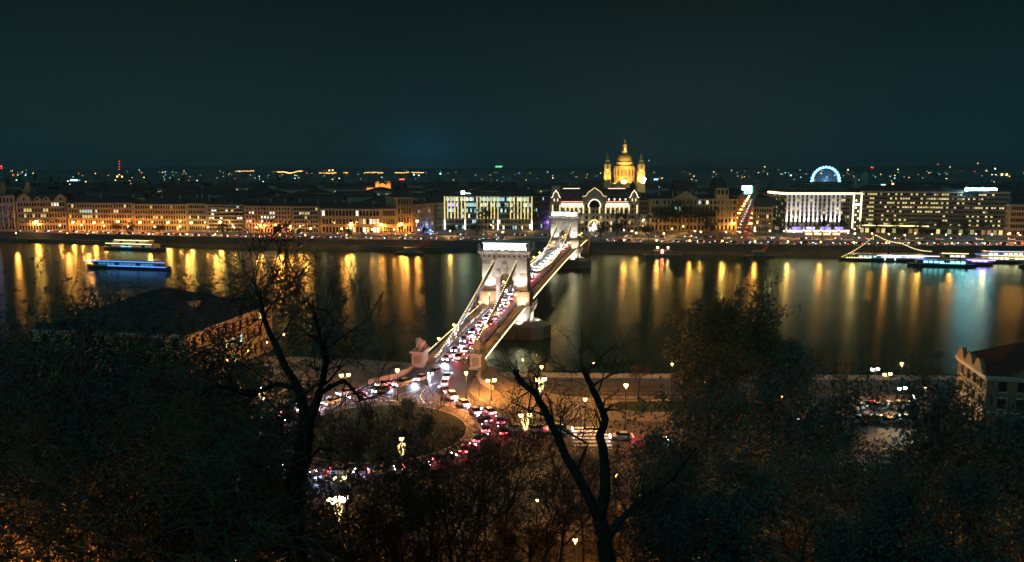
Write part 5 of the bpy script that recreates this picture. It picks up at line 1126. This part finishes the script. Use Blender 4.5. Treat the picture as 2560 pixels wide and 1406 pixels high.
# ------------------------------------------------------------------ boats
def hullm(L, W, h, m, bow=.25):
    q = MB(); S_ = []
    for t_, w, zt in ((0, .35, 1.1), (.06, .8, 1), (.2, 1, 1), (.75, 1, 1), (.9, .7, 1.1), (.97, .3, 1.25), (1, .04, 1.35)):
        y = W / 2 * w; S_.append([(L * t_, -y * .8, -.5), (L * t_, y * .8, -.5), (L * t_, y, h * zt), (L * t_, -y, h * zt)])
    q.loft(S_); return q
HULL = mat('boat_hull', (.06, .065, .07), .5); CABW = mat('boat_white', (.3, .31, .31), .5)
def boat(label, u0, v0, u1, v1, W, decks, litm, strings=(), name='river_boat', funnel=False, flip=False, hull=HULL):
    a, b_ = P(u0, v0, 0), P(u1, v1, 0)
    if flip: a, b_ = b_, a
    d = b_ - a; L = d.length; o = thing(name, label, 'boat', a, math.atan2(d.y, d.x))
    hullm(L, W, 1.6, hull).build('hull', hull, o); z = 1.6
    for k in range(decks):
        x0, x1 = L * (.12 + .07 * k), L * (.86 - .1 * k); w = W / 2 * (.86 - .1 * k)
        q = MB(); q.bevbox(x0, x1, -w, w, z, z + 2.5, .1); dk = q.build('deckhouse', CABW, o); n_ = max(4, int((x1 - x0) / 3)); sgn = -1 if not flip else 1
        for j in range(n_):
            xx = x0 + .8 + (x1 - x0 - 1.6) * j / n_; q = MB(); q.box(xx, xx + (x1 - x0) / n_ * .7, *(sorted((sgn * (w + .03), sgn * (w + .005)))), z + .8, z + 2.0); q.build('window', litm if (j * 7 + k) % 5 else GLASS, dk)
        q = MB(); q.box(x0 - .6, x1 + .6, -w - .4, w + .4, z + 2.5, z + 2.7); q.build('deck_roof', CABW, o); z += 2.7
    for m_, zz, t0, t1, dash in strings:
        q = MB(); xx = L * t0
        yy = (-1 if not flip else 1) * (W / 2 + .1)
        while xx < L * t1: q.box(xx, xx + (dash or 1.6) * .8, *(sorted((yy, yy * 1.02))), zz, zz + .5); xx += (dash or 1.0) * (2 if dash else 1.4)
        q.build('light_string', m_, o)
    if funnel: q = MB(); q.lathe([(.8, z), (.75, z + 5), (.9, z + 5.2)], 12, (L * .5, 0)); q.build('funnel', IRON, o)
    return o, L, z
YS = emis('boat_yellow', (1, .82, .36), 2.4); WSb = emis('boat_white_led', (.8, .9, 1), 1.3); BSb = emis('boat_blue_led', (.08, .22, 1), 1.1, 'AUTO'); VSb = emis('boat_violet_led', (.3, .15, 1), 4, 'AUTO'); GSb = emis('boat_green_led', (.05, .5, .35), .25); CSb = emis('boat_cyan', (.2, .75, 1), 2.0, 'AUTO')
boat('moored restaurant boat with yellow light strings on the far left bank', 262, 622, 414, 627, 9, 2, LITS[4], ((YS, 4.4, .1, .85, .5), (YS, 7.0, .25, .8, .5), (CSb, 2.4, .35, .5, .8)))
boat('cruise boat with blue light lines out on the left of the river', 222, 668, 428, 675, 9, 1, GSb, ((BSb, 4.4, .02, .98, 0), (BSb, 1.7, .3, .98, 0)))
o, L, z = boat('old paddle steamer strung with bulbs at the right moorings', 2098, 650, 2345, 654, 11, 1, LITS[2], ((WSb, 3.6, .36, .98, 0), (WSb, 2.6, .4, .8, .5), (YS, 2.0, .05, .3, .8)), 'paddle_steamer', True)
q = MB(); q.tube([(L * (.49 + .052 * math.cos(math.pi * k / 12)), -5.8, .8 + 3.4 * math.sin(math.pi * k / 12)) for k in range(13)], .28, 5); q.build('paddle_box_arch', emis('boat_white_led', (.85, .92, 1), 5), o)
q = MB(); q.tube([(L * .35, 0, 1.6), (L * .35, 0, 17)], .2, 6); q.tube([(L * .62, 0, 1.6), (L * .62, 0, 12)], .2, 6); q.build('masts', IRON, o)
q = MB()
for (a, za), (b_, zb_) in (((.03, 2.2), (.35, 16.5)), ((.36, 16.5), (.63, 11.5)), ((.64, 11), (.92, 6.5))):
    n_ = 16
    for k in range(n_ + 1): t_ = k / n_; x = L * (a + (b_ - a) * t_); zz = za + (zb_ - za) * t_ - 1.2 * math.sin(math.pi * t_); q.ball((x, -.5, zz), .24, 6)
q.build('bulb_string', YS, o)
boat('low dark tour boat with blue window glow in front of the steamer', 2268, 664, 2440, 669, 8, 1, CSb, ((CSb, 2.2, .45, .8, .6), (BSb, 4.3, .1, .4, .6)))
boat('white party boat covered in bulbs at the right edge', 2425, 655, 2610, 658, 12, 2, LITS[3], ((YS, 3.0, .1, .98, .45), (YS, 4.6, .1, .98, .45), (WSb, 7.2, .2, .9, .45), (BSb, 5.6, .0, .4, .45)))
boat('boat with violet light line behind the party boat bow', 2398, 662, 2482, 664, 7, 1, VSb, ((VSb, 3.2, .05, .95, 0),))
boat('violet trimmed boat cut by the right edge', 2548, 668, 2665, 670, 8, 1, VSb, ((VSb, 3.2, .05, .95, 0),))
boat('small lit ferry behind the party boat', 2345, 650, 2425, 652, 8, 1, LITS[3], ((YS, 4.6, .05, .9, .45),))
# pontoons
def pontoon(label, u0, v0, u1, v1, ramp, redl):
    a, b_ = P(u0, v0, 0), P(u1, v1, 0); d = b_ - a; L = d.length; o = thing('pontoon', label, 'pontoon', a, math.atan2(d.y, d.x))
    MB().bevbox(0, L, -3, 3, -.5, 1.3, .2).build('float', HULL, o); q = MB(); q.box(L * .3, L * .7, -1.5, 2.5, 1.3, 4.0); q.box(L * .28, L * .72, -1.9, 2.9, 4.0, 4.25); q.build('shelter', STEELG, o)
    if ramp: q = MB(); q.loft([[(L * .55, 2, 1.4), (L * .55 + 1.5, 2, 1.4), (L * .55 + 1.5, 2, 2.4), (L * .55, 2, 2.4)], [(L * .9, 16, 6.3), (L * .9 + 1.5, 16, 6.3), (L * .9 + 1.5, 16, 7.3), (L * .9, 16, 7.3)]]); q.build('gangway', mat('red_gangway', (.4, .05, .04), .6), o); q = MB(); q.ball((L * .55, 1.2, 3.2), .4, 6); q.build('gangway_lamp', emis('red_lamp', (1, .1, .08), 12), o); point(o, (L * .6, 0, 3.4), 160, (1, .15, .1), .1)
    if redl:
        q = MB(); q.tube([(L * .35, -1.7, 4.2), (L * .35, -1.7, 6)], .08, 4); q.tube([(L * .62, -1.7, 4.2), (L * .62, -1.7, 6)], .08, 4); q.build('lamp_poles', IRON, o)
        q = MB(); q.ball((L * .35, -1.7, 6.2), .55, 8); q.ball((L * .62, -1.7, 6.2), .55, 8); q.build('white_lamps', G_WM, o); q = MB(); q.box(L * .44, L * .5, -2.1, -1.95, 2.4, 4.9); q.build('red_light', emis('red_lamp', (1, .1, .08), 12), o)
pontoon('dark landing stage with a red gangway left of the near tower', 990, 634, 1060, 636, True, False)
pontoon('dark landing stage with two white lamps and red light right of the bridge', 1610, 641, 1705, 642, False, True)
pontoon('dark moored barge right of centre by the far quay', 1858, 643, 1935, 644, True, False)
# lit purple tree and stalls on the left
xt = Vector((A(20, 540, fy(172) - 6).x, fy(172) - 6, ZF)); o = thing('purple_christmas_tree', 'purple glowing domed christmas tree at the far left', 'christmas tree', (xt.x, xt.y - 25, ZF)); zt = A(20, 512, xt.y - 25).z - ZF
q = MB(); q.lathe([(3.4, zt * .42), (3.6, zt * .5), (3.2, zt * .7), (2, zt * .88), (.6, zt * .96), (.1, zt * 1.02)], 14); q.build('lit_cone', emis('purple_glow', (.32, .22, 1), 1.4), o); q = MB(); q.lathe([(.4, 0), (.35, zt * .42)], 8); q.build('trunk', BARK, o)
rnd = random.Random(2); q = MB()
for k in range(160): a = rnd.uniform(0, 6.28); t_ = rnd.random(); rr_ = 3.6 * (1 - t_ ** 1.6) + .2; q.ball((rr_ * math.cos(a), rr_ * math.sin(a), zt * (.45 + .5 * t_)), .14, 4)
q.build('bulbs', emis('purple_bulb', (.75, .6, 1), 8), o)
for k in range(6):
    w_ = Vector((A(8 + k * 8, 566, fy(172) - 12).x, fy(172) - 12, ZF)); o = thing('lit_stall', f'market stall hung with golden light strings below the purple tree, {ORD[k]} from left', 'stall', (w_.x, w_.y - 30, ZF), 0, 'stalls below the purple tree')
    q = MB(); q.box(-1.4, 1.4, 0, 2.4, 0, 2.4); q.loft([[(-1.7, -.4, 2.4), (1.7, -.4, 2.4), (1.7, 2.8, 2.4), (-1.7, 2.8, 2.4)], [(-1.7, 1.1, 3.4), (1.7, 1.1, 3.4), (1.7, 1.3, 3.4), (-1.7, 1.3, 3.4)]]); q.build('booth', W_OCHRE, o)
    q = MB()
    for j in range(14): q.ball((rnd.uniform(-1.2, 1.2), -.6, .6 + j * .45), .2, 5)
    q.build('light_string', GARL, o)

# ------------------------------------------------------------------ trees
def rv(r): return Vector((r.uniform(-1, 1), r.uniform(-1, 1), r.uniform(-1, 1)))
def grow(mbs, tips, rnd, p, d, L, r, lvl, cfg):
    ns = 5 if lvl <= 1 else (4 if lvl == 2 else 3); pts = [p]; rad = [r]
    for k in range(ns):
        d = (d + rv(rnd) * cfg['wob'][lvl] + Vector((0, 0, cfg['up'][lvl]))).normalized(); p = p + d * (L / ns); pts.append(p); rad.append(max(cfg['rmin'], r * (1 - .62 * (k + 1) / ns)))
    mbs[0 if lvl == 0 else 1].tube(pts, rad, (8, 6, 4, 3, 3)[lvl], lvl == 0)
    if lvl >= cfg['lv']: tips.extend(pts[1:]); return
    for k in range(cfg['n'][lvl]):
        t_ = rnd.uniform(.35 if lvl else cfg.get('t0', .45), 1.0) * ns; i = min(int(t_), ns - 1); f = t_ - i; q = pts[i].lerp(pts[i + 1], f); dd = (pts[i + 1] - pts[i]).normalized()
        ax_ = dd.orthogonal().normalized(); ax_.rotate(Matrix.Rotation(rnd.uniform(0, 6.283), 3, dd)); c = dd.copy(); c.rotate(Matrix.Rotation(cfg['sp'][lvl] * rnd.uniform(.6, 1.25), 3, ax_))
        grow(mbs, tips, rnd, q, c, L * cfg['ra'][lvl] * rnd.uniform(.7, 1.15), max(cfg['rmin'], (rad[i] * (1 - f) + rad[i + 1] * f) * .62), lvl + 1, cfg)
BASE = dict(lv=4, n=(9, 5, 4, 4), sp=(.75, .7, .7, .7), ra=(.55, .6, .6, .62), wob=(.10, .2, .28, .35, .4), up=(.12, .06, .03, .0, -.02), rmin=.012)
def leaves_mesh(tips, rnd, n, size, m, spread=.5):
    v = []; f = []
    for k in range(n):
        t_ = rnd.choice(tips) + rv(rnd) * spread; a = rv(rnd).normalized(); b_ = a.orthogonal().normalized(); s = size * rnd.uniform(.6, 1.3); c = a.cross(b_)
        i = len(v); v += [t_ - b_ * s, t_ + c * s * .55, t_ + b_ * s, t_ - c * s * .55]; f.append((i, i + 1, i + 2, i + 3))
    me = bpy.data.meshes.new('leaves'); me.from_pydata([tuple(p) for p in v], [], f); me.update(); me.materials.append(m); return me
def leafm(name, col):
    if name in MATS: return MATS[name]
    m = mat(name, col, .7, .45, 2.0, coord='Object'); b = m.node_tree.nodes['Principled BSDF']; b.inputs['Subsurface Weight'].default_value = 0; return m
L_DARK = leafm('dark_evergreen_leaf', (.07, .10, .075)); L_BROWN = leafm('brown_leaf', (.14, .085, .03)); L_OLIVE = leafm('olive_leaf', (.12, .10, .035)); L_RUST = leafm('rust_leaf', (.30, .12, .025))
def tree(label, base, h, seed, nleaf=0, leaf=L_DARK, lsize=.16, cfg=None, r0=None, bark=BARK, name='bare_tree', group=None, lean=(0, 0), limbs=None):
    rnd = random.Random(seed); c = dict(BASE); c.update(cfg or {}); mbs = [MB(), MB()]; tips = []
    o = thing(name, label, 'tree', base, 0, group)
    if limbs:
        for pts, rr_, nsub in limbs:
            pl = [Vector(p) - Vector(base) for p in pts]; n_ = len(pl); rad = [rr_[0] + (rr_[1] - rr_[0]) * k / (n_ - 1) for k in range(n_)]
            sm_ = []; sr = []
            for k in range(n_ - 1):
                for j in range(3): sm_.append(pl[k].lerp(pl[k + 1], j / 3) + rv(rnd) * rad[k] * .18); sr.append(rad[k] + (rad[k + 1] - rad[k]) * j / 3)
            sm_.append(pl[-1]); sr.append(rad[-1]); mbs[0].tube(sm_, sr, 8)
            for k in range(nsub):
                i = rnd.randrange(max(1, n_ // 3), n_ - 1) if n_ > 2 else 0; q = pl[i].lerp(pl[i + 1], rnd.random()); dd = (pl[i + 1] - pl[i]).normalized(); cdir = (dd * .5 + rv(rnd) * .9).normalized()
                grow(mbs, tips, rnd, q, cdir, h * rnd.uniform(.07, .14), rad[i] * .34, 2, c)
    else:
        grow(mbs, tips, rnd, Vector((0, 0, -.4)), Vector((lean[0], lean[1], 1)).normalized(), h * .72, r0 or h * .018, 0, c)
    if not limbs:
        zs = sorted(v[2] for v in mbs[1].v); k = h / zs[int(len(zs) * .995)]
        for q in mbs: q.v = [(v[0] * k, v[1] * k, v[2] * k if v[2] > 0 else v[2]) for v in q.v]
        tips = [t_ * k for t_ in tips]
    mbs[0].build('trunk', bark, o, True); mbs[1].build('branches', bark, o)
    if nleaf: put('leaves', leaves_mesh(tips, rnd, nleaf, lsize, leaf, c.get('ls', .5)), o, kind='stuff')
    return o
def ptree(label, u, vt, Y, seed, gz=None, **k):
    t_ = A(u, vt, Y); z = hill(Y) if Y < 110 else ZN
    if gz is not None: z = gz
    return tree(label, (t_.x, Y, z), t_.z - z, seed, **k)
px = lambda u, v, Y: A(u, v, Y)
# the two trees whose limbs can be told apart
Y = 34.
b0 = px(745, 1406, Y); base = (b0.x, Y, hill(Y))
tree('thick dark trunk forking in front of the roundabout left of centre', base, 24, 71, 900, L_BROWN, .06, dict(n=(9, 5, 5, 4), lv=4), limbs=[
    ([base, (b0.x, Y, b0.z), px(735, 1230, Y), px(760, 1110, Y), px(770, 1050, Y)], (0.496, 0.357), 2),
    ([px(770, 1060, Y), px(745, 975, Y), px(700, 890, Y), px(665, 810, Y + 1), px(650, 750, Y + 1), px(632, 700, Y + 2)], (0.24, 0.0255), 16),
    ([px(770, 1060, Y), px(800, 980, Y), px(815, 900, Y - 1), px(795, 820, Y - 2), px(780, 750, Y - 2)], (0.224, 0.0255), 16),
    ([px(795, 985, Y), px(860, 950, Y + 1), px(905, 1000, Y + 1), px(960, 985, Y + 2)], (0.128, 0.0255), 10),
    ([px(740, 970, Y), px(690, 960, Y), px(620, 990, Y - 1), px(540, 960, Y - 2), px(480, 1000, Y - 2)], (0.144, 0.0255), 14),
    ([px(745, 1180, Y), px(800, 1120, Y + 1), px(850, 1130, Y + 2)], (0.096, 0.0255), 6)])
Y = 40.
b0 = px(1517, 1406, Y); base = (b0.x, Y, hill(Y))
tree('pollarded forked tree with three bare limbs at bottom centre', base, 18, 72, 1500, L_BROWN, .07, dict(n=(9, 5, 4, 4), lv=4), limbs=[
    ([base, (b0.x, Y, b0.z), px(1512, 1340, Y), px(1500, 1300, Y)], (0.496, 0.357), 0),
    ([px(1502, 1310, Y), px(1450, 1200, Y), px(1405, 1120, Y), px(1360, 1020, Y), px(1330, 975, Y), px(1300, 955, Y), px(1285, 925, Y)], (0.272, 0.102), 13),
    ([px(1505, 1300, Y), px(1512, 1200, Y), px(1512, 1160, Y), px(1500, 1090, Y), px(1513, 1050, Y), px(1490, 990, Y), px(1470, 950, Y), px(1455, 918, Y)], (0.304, 0.119), 10),
    ([px(1512, 1030, Y), px(1530, 1012, Y)], (0.096, 0.0595), 0), ([px(1290, 950, Y), px(1297, 924, Y)], (0.072, 0.0425), 0),
    ([px(1515, 1350, Y), px(1560, 1290, Y), px(1610, 1245, Y), px(1680, 1200, Y + 1), px(1740, 1120, Y + 2)], (0.24, 0.051), 12),
    ([px(1440, 1180, Y), px(1470, 1110, Y + 1), px(1380, 1060, Y + 1)], (0.096, 0.034), 6)])
# bare trees in front of the square
for i, (u, vt, Y, s, w) in enumerate(((935, 1150, 78, 11, 'just right of the thick dark trunk'), (1010, 1120, 70, 12, 'below the lone garlanded lamp'), (1130, 1060, 62, 13, 'below the right arc of the roundabout'), (1265, 985, 80, 14, 'left of the pollarded limbs'), (1400, 1000, 74, 15, 'behind the pollarded limbs'), (1600, 1040, 84, 16, 'right of the pollarded limbs'), (1330, 1180, 54, 17, 'low at the bottom centre'), (620, 1040, 84, 18, 'left of the thick dark trunk'))):
    ptree(f'leafless tree {w}', u, vt, Y, s, nleaf=1100, leaf=L_BROWN, lsize=.07, group='leafless trees before the square', cfg=dict(n=(10, 6, 4, 4)), r0=.26)
for i, (u, vt, Y, s, w) in enumerate(((985, 1200, 58, 111, 'crossing the brightest lamp'), (1080, 1150, 84, 112, 'at the front of the roundabout'), (1190, 1120, 52, 113, 'nearest at bottom centre left'), (1220, 1040, 90, 114, 'before the queueing cars'), (1350, 1060, 66, 115, 'before the zebra crossing'), (1460, 1090, 90, 116, 'right behind the central limb'), (1640, 1130, 70, 117, 'beside the orange lamp right of centre'), (800, 1300, 60, 118, 'left of the brightest lamp'), (1560, 1180, 60, 119, 'below the tiny orange lamp'), (870, 1010, 66, 120, 'screening the left of the lawn'), (1070, 1000, 58, 121, 'screening the right of the lawn'), (1180, 980, 72, 122, 'screening the red queue'))):
    ptree(f'fine twigged tree {w}', u, vt, Y, s, nleaf=2600, leaf=L_BROWN, lsize=.07, group='leafless trees before the square', cfg=dict(n=(12, 7, 5, 4), sp=(.95, .8, .75, .7), wob=(.12, .28, .34, .4, .45)), r0=.2)
for i in range(13):
    X = -44 + i * 8 + (i % 3) * 1.5; Y = 99 + (i * 5) % 6; o = tree(f'low brown bush at the foot of the slope, {ORD[i]} from left', (X, Y, hill(Y) - .1), 3.2 + (i % 4) * .5, 200 + i, 2200, L_BROWN, .11, dict(n=(11, 6, 4, 3), t0=.1, sp=(1., .8, .7, .7)), r0=.09, name='bush', group='bushes at the foot of the slope'); o['category'] = 'bush'
# left mass
for i, (u, vt, Y, s, nl, w) in enumerate(((90, 735, 44, 21, 9000, 'at the left edge'), (270, 690, 52, 22, 9000, 'at upper left with long drooping twigs'), (470, 800, 60, 23, 9000, 'before the riverside house roof'), (170, 860, 36, 24, 8000, 'nearest at the left'), (360, 900, 42, 25, 9000, 'in the middle of the left mass'), (530, 1010, 50, 26, 8000, 'left of the roundabout at lower left'), (-60, 800, 60, 27, 9000, 'cut by the left edge'), (300, 1130, 32, 28, 8000, 'lowest in the left mass'), (120, 1060, 60, 29, 9000, 'above the orange shrub at lower left'), (430, 1180, 40, 30, 8000, 'left of the bottom path lamp'), (40, 770, 88, 34, 12000, 'far at the left edge by the river'), (190, 790, 84, 35, 12000, 'before the left end of the riverside house'), (320, 810, 90, 36, 12000, 'before the middle of the riverside house'), (430, 850, 94, 37, 11000, 'before the lit corner of the riverside house'), (560, 930, 88, 38, 9000, 'left of the garlanded lamp cluster'))):
    ptree(f'dark dense tree {w}', u, vt, Y, s, nleaf=int(nl * .75), leaf=L_DARK, lsize=.13 * Y / 50, name='dense_tree', group='dark trees on the left slope', cfg=dict(n=(11, 6, 5, 3), up=(.1, .02, -.05, -.1, -.16), wob=(.1, .2, .25, .3, .35), sp=(.95, .8, .7, .7), ls=.7), r0=.3)
# long twigs in front of the left mass, lamplight put into their bark
for i, (u, vt, Y, s, w) in enumerate(((230, 760, 34, 31, 'highest'), (420, 880, 32, 32, 'middle'), (150, 1010, 30, 33, 'lowest'), (60, 850, 38, 231, 'leftmost'), (330, 960, 28, 232, 'right of lowest'), (520, 760, 40, 233, 'rightmost'))):
    ptree(f'pale twiggy tree in front of the dark left mass, {w} of the six', u, vt, Y, s, bark=BARK_LIT, nleaf=400, leaf=L_BROWN, lsize=.06, group='pale twiggy trees at left', cfg=dict(n=(12, 7, 4, 3), up=(.08, .0, -.06, -.12, -.18), sp=(1.0, .8, .7, .7), rmin=.016), r0=.2)
# right mass
for i, (u, vt, Y, s, nl, w) in enumerate(((1730, 1010, 88, 41, 9000, 'left end of the right mass'), (1880, 955, 84, 42, 10000, 'below the tall leafy tree'), (2030, 930, 80, 43, 10000, 'left of the car park'), (2300, 1085, 84, 44, 10000, 'below the car park'), (2480, 968, 74, 45, 10000, 'before the ornate house'), (2570, 1060, 60, 46, 9000, 'cut by the right edge'), (1810, 1160, 58, 47, 9000, 'above the right bottom path lamp'), (2010, 1130, 56, 48, 10000, 'in the middle of the right mass'), (2190, 1120, 66, 49, 10000, 'right of the middle of the right mass'), (2420, 1180, 48, 50, 9000, 'lowest near the right edge'), (1690, 1230, 50, 51, 7000, 'just right of the pollarded limb'), (2240, 1230, 46, 52, 8000, 'above the rusty shrub'), (2432, 958, 70, 53, 9000, 'hiding the lower side of the ornate house'), (2545, 975, 66, 54, 9000, 'hiding the lower front of the ornate house'))):
    ptree(f'dark leafy tree {w}', u, vt, Y, s, nleaf=nl, leaf=L_DARK, lsize=.15 * Y / 60, name='dense_tree', group='dark trees on the right slope', cfg=dict(n=(12, 6, 5, 3), sp=(.95, .8, .75, .7), ls=.7), r0=.32)
for i, (x, y) in enumerate(((-34, 146), (-30, 158), (-22, 160), (-17, 152), (-20, 141), (-29, 140))):
    o = tree(f'small dark bush on the roundabout lawn, {ORD[i]} clockwise from the left', (x, y, ZN + .1), 2.2 + (i % 3) * .6, 300 + i, 2600, L_DARK, .14, dict(n=(11, 6, 4, 3), t0=.1, sp=(1., .8, .7, .7)), r0=.07, name='bush', group='bushes on the roundabout lawn'); o['category'] = 'bush'
# tall olive crown by the river and quay trees
ptree('tall olive crowned tree standing alone by the river right of centre', 1840, 722, 150, 61, nleaf=16000, leaf=L_OLIVE, lsize=.3, name='leafy_tree', cfg=dict(n=(14, 7, 5, 3), ls=.9, t0=.3), r0=.5)
ptree('olive tree half hidden left below the tall olive crown', 1775, 850, 140, 62, nleaf=9000, leaf=L_OLIVE, lsize=.28, name='leafy_tree', cfg=dict(n=(12, 6, 5, 3), ls=.9), r0=.4)
ptree('dim tree right of the tall olive crown', 1985, 850, 150, 63, nleaf=7000, leaf=L_DARK, lsize=.3, name='leafy_tree', cfg=dict(n=(12, 6, 5, 3), ls=.9), r0=.4)
for i, (u, vt, s) in enumerate(((1598, 905, 64), (1700, 930, 65), (2125, 890, 66), (2040, 880, 67), (2310, 900, 68))):
    ptree(f'small bare quay tree, {ORD[i]} from left along the near quay', u, vt, 183 if u < 2000 else 178, s, gz=ZQ, group='bare trees on the near quay', cfg=dict(n=(8, 5, 4, 3), sp=(.8, .7, .7, .7), rmin=.03), r0=.2)
for i, (u, v, Y, nm, s) in enumerate(((40, 1290, 27, 'rusty leaved sapling glowing orange at bottom left', 81), (2130, 1340, 60, 'rusty leaved shrub glowing orange at bottom right', 82), (2290, 1300, 58, 'rusty leaved shrub right of the glowing one', 83), (650, 1290, 76, 'rusty hedge shrub left of the thick trunk', 84), (30, 1230, 68, 'brown shrub above the glowing one at bottom left', 85))):
    t_ = A(u, v - 60, Y); o = tree(nm, (t_.x, Y, hill(Y)), t_.z - hill(Y), s, 6000, L_RUST, .1, dict(n=(12, 6, 4, 3), t0=.15, sp=(.9, .8, .7, .7)), r0=.12, name='shrub')
    o['category'] = 'shrub'
# far trees: shared crowns
fp = []
for k in range(4):
    rnd = random.Random(90 + k); mbs = [MB(), MB()]; tips = []; c = dict(BASE); c.update(dict(n=(10, 6, 5, 3), lv=4, rmin=.05, sp=(.85, .75, .7, .7)))
    grow(mbs, tips, rnd, Vector((0, 0, -.3)), Vector((0, 0, 1)), 9.5, .32, 0, c)
    fp.append((mbs[0].mesh('trunk', BARK, True), mbs[1].mesh('branches', BARK), leaves_mesh(tips, rnd, 900, .35, L_DARK, .5) if k != 1 else None))
fts = [(1135, 572, 1.0), (1200, 575, 1.5), (1215, 576, 1.3), (1270, 575, 1.4), (1290, 576, 1.5), (1310, 575, 1.3), (1345, 576, 1.1), (1530, 582, 1.2), (1545, 583, 1.3), (1565, 583, 1.2), (1585, 582, 1.2), (1640, 582, 1.5), (1662, 583, 1.4), (1700, 582, 1.6), (1722, 583, 1.5), (1745, 582, 1.4), (1768, 582, 1.4), (1500, 605, .9), (1540, 606, 1.0), (1620, 604, .9), (1775, 606, 1.1), (1190, 598, .8), (1130, 597, .7), (700, 600, .8), (720, 600, .9), (560, 599, .8), (2060, 584, .8), (2110, 585, .8), (2150, 588, .8), (2190, 588, .8), (2240, 589, .8), (2300, 590, .8), (2350, 590, .8), (2410, 590, .8), (2460, 591, .8), (870, 601, .6), (290, 596, .8), (330, 596, .8), (400, 597, .7), (1060, 599, .7)]
for i, (u, v, s) in enumerate(fts):
    w_ = P(u, v, ZF); o = thing('quay_tree', f'small dark tree on the far bank, {ORD[i]} in a scattered row', 'tree', w_, i * 1.3, 'dark trees on the far bank'); o.scale = (s, s, s); a, b_, c = fp[i % 4]
    put('trunk', a, o); put('branches', b_, o)
    if c and i % 3: put('leaves', c, o, kind='stuff')

# ------------------------------------------------------------------ night air
HZ = bpy.data.materials.new('night_haze'); HZ.use_nodes = True
n, l = HZ.node_tree.nodes, HZ.node_tree.links; n.clear()
v = n.new('ShaderNodeVolumePrincipled'); v.inputs['Color'].default_value = (.55, .88, .95, 1); v.inputs['Density'].default_value = 1.2e-4; v.inputs['Anisotropy'].default_value = .3
oo = n.new('ShaderNodeOutputMaterial'); l.new(v.outputs[0], oo.inputs['Volume'])
MB().box(-9800, 9800, -120, 12800, -3, 190).build('haze', HZ, None, kind='stuff')
